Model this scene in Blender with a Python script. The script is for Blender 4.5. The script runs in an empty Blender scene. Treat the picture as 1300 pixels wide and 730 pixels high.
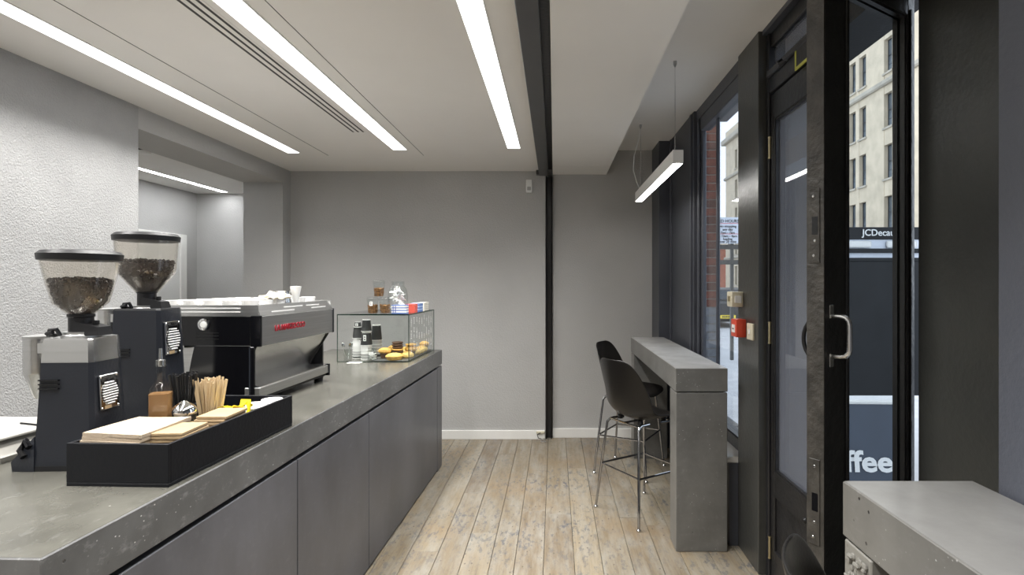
import bpy, bmesh, math, random
from mathutils import Vector, Matrix
R = math.radians
rng = random.Random(7)
S = bpy.context.scene
COL = S.collection

# ------------------------------------------------------------------ camera, sky, exposure
cam_d = bpy.data.cameras.new('camera'); cam = bpy.data.objects.new('camera', cam_d); COL.objects.link(cam)
cam.location = (0, 0, 1.5); cam.rotation_euler = (R(90), 0, 0)
cam_d.sensor_fit = 'HORIZONTAL'; cam_d.sensor_width = 36; cam_d.lens = 36 * 690 / 1300
cam_d.shift_x = -54 / 1300; cam_d.shift_y = -5 / 1300
cam_d.clip_start = 0.05; cam_d.clip_end = 400
S.camera = cam
W = bpy.data.worlds.new('overcast_sky'); S.world = W; W.use_nodes = True
bg = W.node_tree.nodes['Background']; bg.inputs[0].default_value = (0.80, 0.89, 1.0, 1); bg.inputs[1].default_value = 1.9
S.view_settings.view_transform = 'Standard'; S.view_settings.look = 'None'
S.view_settings.exposure = 0.2; S.view_settings.gamma = 1; S.view_settings.use_curve_mapping = False
LAMP = 4.0        # radiance of the strip diffusers
STRIP_W = 74.0    # watts of one long strip

# ------------------------------------------------------------------ materials
MATS = {}
def newmat(name):
    m = bpy.data.materials.new(name); m.use_nodes = True
    nt = m.node_tree; nt.nodes.clear()
    out = nt.nodes.new('ShaderNodeOutputMaterial')
    return m, nt, out
def nd(nt, typ, **kw):
    n = nt.nodes.new(typ)
    for k, v in kw.items():
        if k.startswith('i_'):
            key = k[2:]
            n.inputs[int(key) if key.isdigit() else key].default_value = v
        else: setattr(n, k, v)
    return n
def rgba(c): return (c[0], c[1], c[2], 1)
def coords(nt, space='Object'):
    if space == 'World':
        return nd(nt, 'ShaderNodeNewGeometry').outputs['Position']
    return nd(nt, 'ShaderNodeTexCoord').outputs[space]
def mapped(nt, vec, scale):
    m = nd(nt, 'ShaderNodeMapping'); m.inputs['Scale'].default_value = scale
    nt.links.new(vec, m.inputs[0]); return m.outputs[0]
def ramp(nt, fac, stops):
    r = nd(nt, 'ShaderNodeValToRGB'); e = r.color_ramp.elements
    while len(e) < len(stops): e.new(0.5)
    for i, (p, c) in enumerate(stops):
        e[i].position = p; e[i].color = rgba(c) if len(c) == 3 else c
    nt.links.new(fac, r.inputs[0]); return r.outputs[0]
def mixc(nt, fac, a, b, mode='MIX'):
    n = nd(nt, 'ShaderNodeMix', data_type='RGBA', blend_type=mode)
    for v, i in ((fac, 0), (a, 6), (b, 7)):
        if hasattr(v, 'is_linked'): nt.links.new(v, n.inputs[i])
        else: n.inputs[i].default_value = v if i == 0 else rgba(v)
    return n.outputs[2]
def noise(nt, vec, scale, detail=4, rough=0.55):
    n = nd(nt, 'ShaderNodeTexNoise'); n.inputs['Scale'].default_value = scale
    n.inputs['Detail'].default_value = detail; n.inputs['Roughness'].default_value = rough
    nt.links.new(vec, n.inputs['Vector']); return n.outputs[0]
def M(name, col, rough=0.5, metal=0.0, var=0.08, vscale=6, bump=0.0, bscale=60, space='Object', spec=0.5, coat=0.0, stretch=(1, 1, 1)):
    m, nt, out = newmat(name)
    b = nd(nt, 'ShaderNodeBsdfPrincipled'); nt.links.new(b.outputs[0], out.inputs[0])
    b.inputs['Roughness'].default_value = rough; b.inputs['Metallic'].default_value = metal
    b.inputs['Specular IOR Level'].default_value = spec; b.inputs['Coat Weight'].default_value = coat
    v = mapped(nt, coords(nt, space), stretch)
    n = noise(nt, v, vscale)
    lo = tuple(c * (1 - var) for c in col); hi = tuple(min(1, c * (1 + var)) for c in col)
    nt.links.new(ramp(nt, n, [(0.3, lo), (0.7, hi)]), b.inputs['Base Color'])
    if bump:
        bn = nd(nt, 'ShaderNodeBump'); bn.inputs['Strength'].default_value = bump; bn.inputs['Distance'].default_value = 0.01
        nt.links.new(noise(nt, v, bscale, 3), bn.inputs['Height']); nt.links.new(bn.outputs[0], b.inputs['Normal'])
    MATS[name] = m; return m
def EM(name, col, strength):
    m, nt, out = newmat(name)
    e = nd(nt, 'ShaderNodeEmission'); e.inputs[0].default_value = rgba(col); e.inputs[1].default_value = strength
    nt.links.new(e.outputs[0], out.inputs[0]); MATS[name] = m; return m
def GLASS(name, tint, base=0.04, mult=0.9, rough=0.0, dirt=0.0, dirtcol=(.6, .62, .65)):
    m, nt, out = newmat(name)
    t = nd(nt, 'ShaderNodeBsdfTransparent'); t.inputs[0].default_value = rgba(tint)
    g = nd(nt, 'ShaderNodeBsdfGlossy'); g.inputs['Roughness'].default_value = rough
    lw = nd(nt, 'ShaderNodeLayerWeight'); lw.inputs[0].default_value = 0.5
    p = nd(nt, 'ShaderNodeMath', operation='POWER'); p.inputs[1].default_value = 5
    q = nd(nt, 'ShaderNodeMath', operation='MULTIPLY_ADD'); q.inputs[1].default_value = mult; q.inputs[2].default_value = base
    nt.links.new(lw.outputs['Facing'], p.inputs[0]); nt.links.new(p.outputs[0], q.inputs[0])
    mx = nd(nt, 'ShaderNodeMixShader'); nt.links.new(q.outputs[0], mx.inputs[0])
    nt.links.new(t.outputs[0], mx.inputs[1]); nt.links.new(g.outputs[0], mx.inputs[2])
    last = mx.outputs[0]
    if dirt:
        d = nd(nt, 'ShaderNodeBsdfDiffuse'); d.inputs[0].default_value = rgba(dirtcol)
        m2 = nd(nt, 'ShaderNodeMixShader'); m2.inputs[0].default_value = dirt
        nt.links.new(last, m2.inputs[1]); nt.links.new(d.outputs[0], m2.inputs[2]); last = m2.outputs[0]
    nt.links.new(last, out.inputs[0]); MATS[name] = m; return m
def CONCRETE(name, dark, light, rough, streak=0.5, pits=True, cloud=(1, 1, 1), fleck=0.0):
    m, nt, out = newmat(name)
    b = nd(nt, 'ShaderNodeBsdfPrincipled'); nt.links.new(b.outputs[0], out.inputs[0])
    v = coords(nt, 'Object'); vc = mapped(nt, v, cloud)
    n1 = noise(nt, vc, 2.2, 5, 0.55); n2 = noise(nt, vc, 7, 9, 0.65)
    c = ramp(nt, n1, [(0.25, dark), (0.75, light)])
    c = mixc(nt, 0.45, c, ramp(nt, n2, [(0.15, tuple(x * 0.7 for x in dark)), (0.85, tuple(min(1, x * 1.2) for x in light))]))
    if streak:
        n3 = noise(nt, mapped(nt, v, (9, 4, 7)), 4, 10, 0.75)
        c = mixc(nt, ramp(nt, n3, [(0.55, (0, 0, 0)), (0.85, (streak,) * 3)]), c, (0.55, 0.55, 0.55))
    gate = noise(nt, v, 3.5, 2)
    if fleck:
        vf = nd(nt, 'ShaderNodeTexVoronoi'); vf.inputs['Scale'].default_value = 46; nt.links.new(mapped(nt, v, (1, 1, 1.3)), vf.inputs['Vector'])
        a = ramp(nt, vf.outputs['Distance'], [(0.05, (1, 1, 1)), (0.13, (0, 0, 0))]); g = ramp(nt, gate, [(0.50, (0, 0, 0)), (0.56, (fleck,) * 3)])
        k = nd(nt, 'ShaderNodeMath', operation='MULTIPLY'); nt.links.new(a, k.inputs[0]); nt.links.new(g, k.inputs[1])
        c = mixc(nt, k.outputs[0], c, (0.75, 0.75, 0.73))
    if pits:
        vo = nd(nt, 'ShaderNodeTexVoronoi'); vo.inputs['Scale'].default_value = 26; nt.links.new(v, vo.inputs['Vector'])
        a = ramp(nt, vo.outputs['Distance'], [(0.07, (1, 1, 1)), (0.12, (0, 0, 0))])
        g = ramp(nt, gate, [(0.40, (1, 1, 1)), (0.50, (0, 0, 0))])
        k = nd(nt, 'ShaderNodeMath', operation='MULTIPLY'); nt.links.new(a, k.inputs[0]); nt.links.new(g, k.inputs[1])
        c = mixc(nt, k.outputs[0], c, (0.02, 0.02, 0.02))
        bn = nd(nt, 'ShaderNodeBump', invert=True); bn.inputs['Strength'].default_value = 0.5; bn.inputs['Distance'].default_value = 0.004
        nt.links.new(k.outputs[0], bn.inputs['Height']); nt.links.new(bn.outputs[0], b.inputs['Normal'])
    nt.links.new(c, b.inputs['Base Color'])
    nt.links.new(ramp(nt, n2, [(0.2, (rough * 0.85,) * 3), (0.8, (min(1, rough * 1.2),) * 3)]), b.inputs['Roughness'])
    MATS[name] = m; return m
def FLOORWOOD(name):
    m, nt, out = newmat(name)
    b = nd(nt, 'ShaderNodeBsdfPrincipled'); nt.links.new(b.outputs[0], out.inputs[0])
    v = coords(nt, 'World')
    oi = nd(nt, 'ShaderNodeObjectInfo')
    off = nd(nt, 'ShaderNodeVectorMath', operation='MULTIPLY_ADD')
    comb = nd(nt, 'ShaderNodeCombineXYZ')
    for i in range(3): nt.links.new(oi.outputs['Random'], comb.inputs[i])
    nt.links.new(comb.outputs[0], off.inputs[0]); off.inputs[1].default_value = (3, 17, 5); nt.links.new(v, off.inputs[2])
    vv = off.outputs[0]
    tint = ramp(nt, oi.outputs['Random'], [(0.0, (0.15, 0.112, 0.073)), (0.3, (0.245, 0.2, 0.134)), (0.65, (0.19, 0.150, 0.102)), (1.0, (0.285, 0.238, 0.166))])
    grain = noise(nt, mapped(nt, vv, (60, 3, 1)), 1, 8, 0.7)
    c = mixc(nt, 0.75, tint, ramp(nt, grain, [(0.25, (0.5, 0.44, 0.38)), (0.55, (1, 1, 1)), (0.8, (1.12, 1.12, 1.12))]), 'MULTIPLY')
    # whitewash left in the grain
    ww = noise(nt, mapped(nt, vv, (10, 2.2, 1)), 1.3, 8, 0.7)
    c = mixc(nt, ramp(nt, ww, [(0.40, (0, 0, 0)), (0.70, (0.75, 0.75, 0.75))]), c, (0.31, 0.298, 0.262))
    # warm patches of bare timber
    wp = noise(nt, v, 1.7, 4, 0.6)
    c = mixc(nt, ramp(nt, wp, [(0.52, (0, 0, 0)), (0.7, (0.5, 0.5, 0.5))]), c, (0.25, 0.17, 0.09))
    # old blue-black paint caught in the boards
    st = noise(nt, mapped(nt, vv, (30, 13, 1)), 1.0, 6, 0.75); area = noise(nt, v, 1.15, 3, 0.5)
    sp = nd(nt, 'ShaderNodeMath', operation='MULTIPLY')
    nt.links.new(ramp(nt, st, [(0.52, (0, 0, 0)), (0.60, (1, 1, 1))]), sp.inputs[0]); nt.links.new(ramp(nt, area, [(0.40, (0.18,) * 3), (0.60, (0.85,) * 3)]), sp.inputs[1])
    c = mixc(nt, sp.outputs[0], c, (0.085, 0.092, 0.105))
    # knots and nail holes
    vo = nd(nt, 'ShaderNodeTexVoronoi'); vo.inputs['Scale'].default_value = 13; nt.links.new(mapped(nt, vv, (1.6, 1, 1)), vo.inputs['Vector'])
    c = mixc(nt, ramp(nt, vo.outputs['Distance'], [(0.06, (0.9,) * 3), (0.13, (0, 0, 0))]), c, (0.09, 0.075, 0.06))
    nt.links.new(c, b.inputs['Base Color'])
    b.inputs['Roughness'].default_value = 0.42
    bn = nd(nt, 'ShaderNodeBump'); bn.inputs['Strength'].default_value = 0.25; bn.inputs['Distance'].default_value = 0.004
    nt.links.new(grain, bn.inputs['Height']); nt.links.new(bn.outputs[0], b.inputs['Normal'])
    MATS[name] = m; return m
def STRIPES(name, a, b_, freq, axis=0, width=0.5, rough=0.5, dots=False, alt=None):
    m, nt, out = newmat(name)
    b = nd(nt, 'ShaderNodeBsdfPrincipled'); nt.links.new(b.outputs[0], out.inputs[0]); b.inputs['Roughness'].default_value = rough
    v = coords(nt, 'Object')
    if dots:
        vo = nd(nt, 'ShaderNodeTexVoronoi'); vo.inputs['Scale'].default_value = freq; vo.inputs['Randomness'].default_value = 0.25
        nt.links.new(v, vo.inputs['Vector'])
        f = ramp(nt, vo.outputs['Distance'], [(width * 0.5, (1, 1, 1)), (width * 0.5 + 0.06, (0, 0, 0))])
    else:
        s = nd(nt, 'ShaderNodeSeparateXYZ'); nt.links.new(v, s.inputs[0])
        k = nd(nt, 'ShaderNodeMath', operation='MULTIPLY'); k.inputs[1].default_value = freq; nt.links.new(s.outputs[axis], k.inputs[0])
        fr = nd(nt, 'ShaderNodeMath', operation='FRACT'); nt.links.new(k.outputs[0], fr.inputs[0])
        lt = nd(nt, 'ShaderNodeMath', operation='LESS_THAN'); lt.inputs[1].default_value = width; nt.links.new(fr.outputs[0], lt.inputs[0]); f = lt.outputs[0]
    nt.links.new(mixc(nt, f, a, b_), b.inputs['Base Color']); MATS[name] = m; return m

M('wall_grey', (0.45, 0.445, 0.435), 0.65, var=0.05, vscale=1.5, bump=0.35, bscale=90, space='World')
M('wall_rough', (0.37, 0.37, 0.367), 0.8, var=0.06, vscale=4, bump=0.6, bscale=130, space='World')
M('wall_blue', (0.125, 0.135, 0.165), 0.45, var=0.12, vscale=2, bump=0.25, bscale=60, space='World')
M('ceiling_paint', (0.80, 0.785, 0.76), 0.7, var=0.03, vscale=1, space='World')
M('black_paint', (0.016, 0.016, 0.018), 0.32, var=0.25, vscale=3, bump=0.15, bscale=40, space='World')
M('bronze_paint', (0.052, 0.052, 0.048), 0.30, var=0.2, vscale=3, bump=0.12, bscale=50, space='World')
M('charcoal_paint', (0.062, 0.066, 0.080), 0.40, var=0.12, vscale=3, bump=0.12, bscale=50, space='World')
M('door_paint', (0.018, 0.0175, 0.018), 0.28, var=0.3, vscale=8, bump=0.25, bscale=35)
M('worn_edge', (0.050, 0.046, 0.040), 0.45, var=0.5, vscale=14, bump=0.5, bscale=50)
M('steel_paint', (0.060, 0.060, 0.062), 0.35, var=0.1, space='World')
M('white_trim', (0.80, 0.79, 0.76), 0.45, var=0.03)
M('white_plastic', (0.80, 0.80, 0.78), 0.4, var=0.02)
M('ivory_plastic', (0.66, 0.61, 0.47), 0.4, var=0.03)
M('red_plastic', (0.62, 0.07, 0.035), 0.35, var=0.04)
M('scale_grey', (0.36, 0.35, 0.32), 0.4, var=0.04)
M('groove', (0.05, 0.05, 0.05), 0.7)
CONCRETE('concrete_edge', (0.045, 0.045, 0.046), (0.15, 0.15, 0.148), 0.36, streak=0.6, fleck=0.9)
CONCRETE('concrete_top', (0.040, 0.039, 0.033), (0.125, 0.121, 0.104), 0.24, streak=0.15, pits=False)
CONCRETE('concrete_bar_lit_top', (0.30, 0.298, 0.29), (0.40, 0.398, 0.39), 0.22, streak=0.0, pits=False)  # same concrete as the bars, lightened to paint in daylight on top
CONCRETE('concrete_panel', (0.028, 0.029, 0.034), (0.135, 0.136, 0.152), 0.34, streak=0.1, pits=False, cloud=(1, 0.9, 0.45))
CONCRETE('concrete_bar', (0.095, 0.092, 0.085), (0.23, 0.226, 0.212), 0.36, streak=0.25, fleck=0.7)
CONCRETE('concrete_rough', (0.13, 0.125, 0.11), (0.33, 0.32, 0.29), 0.6, streak=0.4, fleck=0.5)
FLOORWOOD('floor_boards')
M('floor_gap', (0.06, 0.055, 0.05), 0.9)
M('steel', (0.62, 0.62, 0.61), 0.24, 1.0, var=0.05, vscale=3, stretch=(1, 1, 30))
M('brushed_steel', (0.55, 0.55, 0.545), 0.34, 1.0, var=0.08, vscale=3, stretch=(1, 1, 40))
M('mirror_steel', (0.64, 0.64, 0.635), 0.22, 1.0, var=0.04)
M('chrome', (0.78, 0.78, 0.78), 0.08, 1.0, var=0.02)
M('stool_chrome', (0.42, 0.42, 0.43), 0.09, 1.0, var=0.02)
M('bright_steel', (0.80, 0.80, 0.79), 0.35, 0.7, var=0.03)
M('gloss_black', (0.004, 0.004, 0.005), 0.10, var=0.1)
M('black_plastic', (0.008, 0.008, 0.009), 0.42, var=0.1, spec=0.35)
M('grinder_paint', (0.011, 0.0125, 0.017), 0.36, var=0.1, bump=0.08, bscale=120, spec=0.4)
M('tray_black', (0.0035, 0.004, 0.006), 0.45, var=0.15, bump=0.1, bscale=80, spec=0.3)
M('shell_black', (0.010, 0.0088, 0.008), 0.32, var=0.12, bump=0.06, bscale=120, spec=0.35)
M('porcelain', (0.86, 0.85, 0.83), 0.15, var=0.01)
M('cream_cloth', (0.72, 0.64, 0.50), 0.9, var=0.08, bump=0.4)
M('paper_white', (0.82, 0.81, 0.79), 0.6, var=0.02)
M('paper_black', (0.025, 0.025, 0.025), 0.55, var=0.1)
M('paper_grey', (0.42, 0.42, 0.41), 0.6, var=0.04)
M('kraft', (0.33, 0.235, 0.13), 0.85, var=0.08, bump=0.2)
M('napkin_paper', (0.37, 0.30, 0.22), 0.9, var=0.05, bump=0.3, bscale=150)
M('stirrer_wood', (0.50, 0.375, 0.22), 0.7, var=0.15, stretch=(1, 1, 0.1))
M('bean', (0.024, 0.014, 0.009), 0.36, var=0.3, vscale=40)
M('oil', (0.20, 0.105, 0.042), 0.25, var=0.05)
M('sugar', (0.50, 0.38, 0.20), 0.8, var=0.1, vscale=50, bump=0.5, bscale=200)
M('granola', (0.24, 0.12, 0.042), 0.75, var=0.85, vscale=130)
M('yellow_paper', (0.90, 0.72, 0.02), 0.5, var=0.03)
M('blue_print', (0.08, 0.12, 0.35), 0.6)
M('bake_gold', (0.72, 0.42, 0.10), 0.6, var=0.3, vscale=30, bump=0.5, bscale=60)
M('bake_yellow', (0.82, 0.56, 0.17), 0.55, var=0.3, vscale=25, bump=0.5, bscale=60)
M('bake_choc', (0.10, 0.05, 0.025), 0.7, var=0.4, vscale=30, bump=0.6, bscale=60)
M('plate_brown', (0.30, 0.19, 0.10), 0.6, var=0.2)
M('slate', (0.10, 0.10, 0.10), 0.4, var=0.1)
M('red_badge', (0.27, 0.004, 0.015), 0.3, var=0.05)
M('brass', (0.60, 0.52, 0.33), 0.35, 1.0, var=0.1)
M('yellow_sign', (0.62, 0.62, 0.12), 0.5)
M('white_ink', (0.88, 0.88, 0.87), 0.6, var=0.01)
M('black_ink', (0.02, 0.02, 0.02), 0.6)
M('red_ink', (0.6, 0.03, 0.04), 0.6)
M('sign_grey', (0.66, 0.70, 0.78), 0.5, var=0.03)
M('stone', (0.62, 0.53, 0.40), 0.85, var=0.14, vscale=1.2, bump=0.3, bscale=20)
M('stone_dark', (0.45, 0.41, 0.34), 0.85, var=0.15, vscale=1.5)
M('window_frame_dark', (0.03, 0.035, 0.045), 0.4)
M('far_glass', (0.12, 0.145, 0.17), 0.08, var=0.5, vscale=0.6, spec=0.9)
M('far_brick', (0.30, 0.11, 0.07), 0.85, var=0.25, vscale=3)
M('paving', (0.50, 0.50, 0.51), 0.75, var=0.10, vscale=3, space='World')
M('tarmac', (0.12, 0.12, 0.125), 0.8, var=0.15, vscale=20, space='World')
M('mortar', (0.30, 0.28, 0.25), 0.9, var=0.15, vscale=30)
M('brick_red', (0.24, 0.085, 0.055), 0.8, var=0.35, vscale=14, bump=0.5, bscale=50)
M('brick_brown', (0.16, 0.075, 0.055), 0.8, var=0.35, vscale=14, bump=0.5, bscale=50)
M('brick_blue', (0.26, 0.27, 0.29), 0.75, var=0.2, vscale=14, bump=0.4, bscale=50)
M('board_navy', (0.045, 0.06, 0.09), 0.4, var=0.1)
M('kiosk_dark', (0.012, 0.013, 0.015), 0.4, var=0.2, spec=0.25)
M('post_dark', (0.06, 0.06, 0.055), 0.5)
M('car_paint', (0.012, 0.013, 0.016), 0.4)
M('car_glass', (0.03, 0.04, 0.05), 0.05)
M('tyre', (0.015, 0.015, 0.015), 0.8)
M('plate_yellow', (0.85, 0.65, 0.03), 0.5)
M('tail_red', (0.5, 0.02, 0.02), 0.2)
STRIPES('box_blue_stripe', (0.80, 0.79, 0.74), (0.10, 0.19, 0.48), 55, axis=2, width=0.4)
STRIPES('box_red_dot', (0.66, 0.10, 0.07), (0.80, 0.76, 0.66), 60, dots=True, width=0.5)
STRIPES('box_blue', (0.42, 0.52, 0.74), (0.12, 0.22, 0.52), 45, axis=2, width=0.55)
STRIPES('box_dot', (0.80, 0.77, 0.68), (0.05, 0.05, 0.05), 70, dots=True, width=0.4)
GLASS('clear_glass', (0.97, 0.98, 0.975))
GLASS('green_edge', (0.10, 0.32, 0.24), base=0.10)
GLASS('case_glass', (0.975, 0.988, 0.982), base=0.035)
GLASS('hopper_plastic', (0.965, 0.95, 0.925), base=0.045, mult=0.6, dirt=0.012, dirtcol=(.8, .78, .74))
GLASS('window_glass', (0.93, 0.95, 0.97), base=0.05)
GLASS('door_glass', (0.80, 0.82, 0.85), base=0.10, mult=0.9, rough=0.015, dirt=0.22, dirtcol=(.34, .36, .42))
GLASS('clean_door_glass', (0.92, 0.94, 0.95), base=0.03, mult=0.6)
EM('strip_light', (1.0, 0.985, 0.96), LAMP)
EM('alcove_light', (0.96, 0.98, 1.0), 34.0)
EM('pendant_light', (1.0, 0.975, 0.93), 22.0)
EM('dim_lamp', (1, 0.9, 0.6), 1.0)

# ------------------------------------------------------------------ mesh helpers
class MB:
    def __init__(s): s.bm = bmesh.new()
    def _merge(s, b2, mtx=None):
        if mtx is not None: bmesh.ops.transform(b2, matrix=mtx, verts=b2.verts)
        me = bpy.data.meshes.new('tmp'); b2.to_mesh(me); b2.free(); s.bm.from_mesh(me); bpy.data.meshes.remove(me)
        return s
    def box(s, x0, y0, z0, x1, y1, z1, bev=0.0, seg=1, mtx=None):
        b = bmesh.new(); bmesh.ops.create_cube(b, size=1)
        for v in b.verts:
            v.co = Vector(((x0 + x1) / 2 + v.co.x * (x1 - x0), (y0 + y1) / 2 + v.co.y * (y1 - y0), (z0 + z1) / 2 + v.co.z * (z1 - z0)))
        if bev: bmesh.ops.bevel(b, geom=b.edges[:], offset=bev, segments=seg, affect='EDGES', profile=0.5)
        return s._merge(b, mtx)
    def lathe(s, prof, n=28, c=(0, 0, 0), mtx=None, sx=1, sy=1):
        b = bmesh.new(); rings = []
        for r, z in prof:
            if r < 1e-5: rings.append([b.verts.new((c[0], c[1], c[2] + z))])
            else: rings.append([b.verts.new((c[0] + sx * r * math.cos(2 * math.pi * i / n), c[1] + sy * r * math.sin(2 * math.pi * i / n), c[2] + z)) for i in range(n)])
        for a, d in zip(rings, rings[1:]):
            for i in range(n):
                j = (i + 1) % n
                q = [a[i % len(a)], a[j % len(a)], d[j % len(d)], d[i % len(d)]]
                u = []
                for v in q:
                    if v not in u: u.append(v)
                if len(u) > 2: b.faces.new(u)
        for rg in (rings[0], rings[-1]):
            if len(rg) > 2 and prof[0] != prof[-1]:
                try: b.faces.new(rg)
                except ValueError: pass
        bmesh.ops.recalc_face_normals(b, faces=b.faces[:])
        return s._merge(b, mtx)
    def loft(s, rings, caps=True, mtx=None):
        b = bmesh.new(); rr = [[b.verts.new(p) for p in r] for r in rings]; n = len(rings[0])
        for a, d in zip(rr, rr[1:]):
            for i in range(n): b.faces.new((a[i], a[(i + 1) % n], d[(i + 1) % n], d[i]))
        if caps: b.faces.new(rr[0]); b.faces.new(rr[-1])
        bmesh.ops.recalc_face_normals(b, faces=b.faces[:])
        return s._merge(b, mtx)
    def prism(s, pts, axis, a, b):
        def mk(p, t):
            return {'x': (t, p[0], p[1]), 'y': (p[0], t, p[1]), 'z': (p[0], p[1], t)}[axis]
        return s.loft([[mk(p, a) for p in pts], [mk(p, b) for p in pts]])
    def tube(s, pts, r, n=8, closed=False):
        pts = [Vector(p) for p in pts]; L = len(pts); rings = []
        up = None
        for i, p in enumerate(pts):
            if closed: t = (pts[(i + 1) % L] - pts[i - 1]).normalized()
            elif i == 0: t = (pts[1] - p).normalized()
            elif i == L - 1: t = (p - pts[-2]).normalized()
            else: t = ((pts[i + 1] - p).normalized() + (p - pts[i - 1]).normalized()).normalized()
            if up is None:
                up = Vector((0, 0, 1)) if abs(t.z) < 0.9 else Vector((1, 0, 0))
            a = t.cross(up).normalized(); bb = a.cross(t).normalized(); up = bb
            rings.append([tuple(p + r * (math.cos(2 * math.pi * k / n) * a + math.sin(2 * math.pi * k / n) * bb)) for k in range(n)])
        if closed: rings.append(rings[0]); return s.loft(rings, caps=False)
        return s.loft(rings)
    def blob(s, c, rx, ry, rz, rot=None, seg=6, rings=4):
        b = bmesh.new(); bmesh.ops.create_uvsphere(b, u_segments=seg, v_segments=rings, radius=1)
        m = Matrix.Translation(c) @ (rot.to_matrix().to_4x4() if rot is not None else Matrix()) @ Matrix.Diagonal((rx, ry, rz, 1))
        return s._merge(b, m)
    def mesh(s, name, mat, smooth=True):
        me = bpy.data.meshes.new(name); s.bm.to_mesh(me); s.bm.free()
        me.materials.append(MATS[mat] if isinstance(mat, str) else mat)
        if smooth:
            me.polygons.foreach_set('use_smooth', [True] * len(me.polygons)); me.set_sharp_from_angle(angle=R(35))
        return me
    def build(s, name, mat, parent=None, smooth=True, loc=None, rot=None):
        o = bpy.data.objects.new(name, s.mesh(name, mat, smooth)); COL.objects.link(o)
        if parent: o.parent = parent
        if loc: o.location = loc
        if rot: o.rotation_euler = rot
        return o
def tag(o, label=None, cat=None, group=None, kind=None):
    if label: o['label'] = label
    if cat: o['category'] = cat
    if group: o['group'] = group
    if kind: o['kind'] = kind
    return o
def thing(name, label, cat, loc=(0, 0, 0), rz=0, group=None):
    o = bpy.data.objects.new(name, None); COL.objects.link(o); o.location = loc; o.rotation_euler = (0, 0, rz); o.empty_display_size = 0.1
    return tag(o, label, cat, group)
def root_struct(name, loc=(0, 0, 0), rz=0):
    o = bpy.data.objects.new(name, None); COL.objects.link(o); o.location = loc; o.rotation_euler = (0, 0, rz); o['kind'] = 'structure'; return o
def struct(name, mat, *boxes, bev=0.0):
    mb = MB()
    for bx in boxes: mb.box(*bx, bev=bev)
    return tag(mb.build(name, mat, smooth=False), kind='structure')
def inst(src, parent=None, loc=None, rot=None, scale=None):
    c = src.copy(); COL.objects.link(c)
    if parent is not None: c.parent = parent
    if loc is not None: c.location = loc
    if rot is not None: c.rotation_euler = rot
    if scale is not None: c.scale = scale
    return c
def meshobj(name, me, parent=None, loc=(0, 0, 0), rot=(0, 0, 0), scale=(1, 1, 1)):
    o = bpy.data.objects.new(name, me); COL.objects.link(o); o.parent = parent; o.location = loc; o.rotation_euler = rot; o.scale = scale; return o
def copy_thing(src, loc, rz=0, label=None):
    c = src.copy(); COL.objects.link(c); c.location = loc; c.rotation_euler = (0, 0, rz)
    if label: c['label'] = label
    for ch in src.children:
        d = ch.copy(); COL.objects.link(d); d.parent = c
        for g in ch.children:
            e = g.copy(); COL.objects.link(e); e.parent = d
    return c
def lettering(name, body, size, mat, parent, loc, rot, align='CENTER', extrude=0.001, sx=1.0, bold=0.0):
    cu = bpy.data.curves.new('t', 'FONT'); cu.body = body; cu.size = size; cu.align_x = align; cu.extrude = extrude; cu.offset = bold; cu.resolution_u = 3
    t = bpy.data.objects.new('t', cu); COL.objects.link(t)
    dg = bpy.context.evaluated_depsgraph_get(); dg.update()
    me = bpy.data.meshes.new_from_object(t.evaluated_get(dg)); bpy.data.objects.remove(t); bpy.data.curves.remove(cu)
    me.materials.clear(); me.materials.append(MATS[mat]); me.name = name
    return meshobj(name, me, parent, loc, rot, (sx, 1, 1))

# ------------------------------------------------------------------ the room
CH = 2.585                                   # main ceiling height
floor = struct('floor', 'floor_gap', (-4.6, -2.6, -0.12, 1.30, 6.7, -0.014))
r_ = random.Random(3); x = -2.56; pw = []
while x < 1.13:
    w = r_.uniform(0.125, 0.172); pw.append((x, min(x + w, 1.14))); x += w
for (x0, x1) in pw:
    y = -2.5 - r_.uniform(0, 1.2)
    while y < 5.3:
        ln = r_.uniform(1.3, 2.9); y0, y1 = max(y, -2.5), min(y + ln, 5.3); y += ln
        if y1 - y0 < 0.03: continue
        dz = r_.uniform(-0.0015, 0.0)
        cx, cy = (x0 + x1) / 2, (y0 + y1) / 2
        MB().box(x0 + 0.0013 - cx, y0 + 0.001 - cy, -0.0139, x1 - 0.0013 - cx, y1 - 0.001 - cy, dz, bev=0.0012).build('floorboard', 'floor_boards', floor, loc=(cx, cy, 0))
MB().box(-4.5, 2.0, -0.0139, -2.565, 6.6, 0).build('alcove_flooring', 'floor_boards', floor)

struct('wall_back', 'wall_grey', (-2.95, 5.25, 0.0, -0.088, 5.5, 2.9), (-0.018, 5.30, 0, 1.4, 5.5, 2.9), (-0.09, 5.36, 0, -0.01, 5.5, 2.9))
struct('wall_left', 'wall_rough', (-2.92, -2.5, 0, -2.55, 3.33, CH))
struct('wall_left_lintel', 'wall_grey', (-2.92, 3.33, 2.45, -2.55, 5.10, CH), (-2.92, 5.10, 0, -2.55, 5.25, CH))
struct('wall_front', 'wall_grey', (-2.95, -2.6, 0, 1.3, -2.5, 2.9))
struct('wall_alcove', 'wall_grey', (-4.45, 2.0, 0, -4.28, 6.65, 2.6), (-4.28, 6.5, 0, -2.55, 6.65, 2.6), (-2.92, 5.5, 0, -2.75, 6.5, 2.6), (-4.28, 2.0, 0, -2.92, 2.1, 2.6))
struct('ceiling', 'ceiling_paint', (-2.92, -2.5, CH, -0.15, 5.25, 2.95), (-0.15, -2.5, 2.80, 1.255, 5.30, 2.95))
struct('ceiling_alcove', 'ceiling_paint', (-4.45, 2.0, 2.575, -2.92, 6.6, 2.7))
struct('ceiling_soffit', 'ceiling_paint', (-0.018, -2.5, 2.562, 0.505, 4.93, 2.80), (-0.018, 4.934, 2.562, 0.505, 5.30, 2.80))
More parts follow.
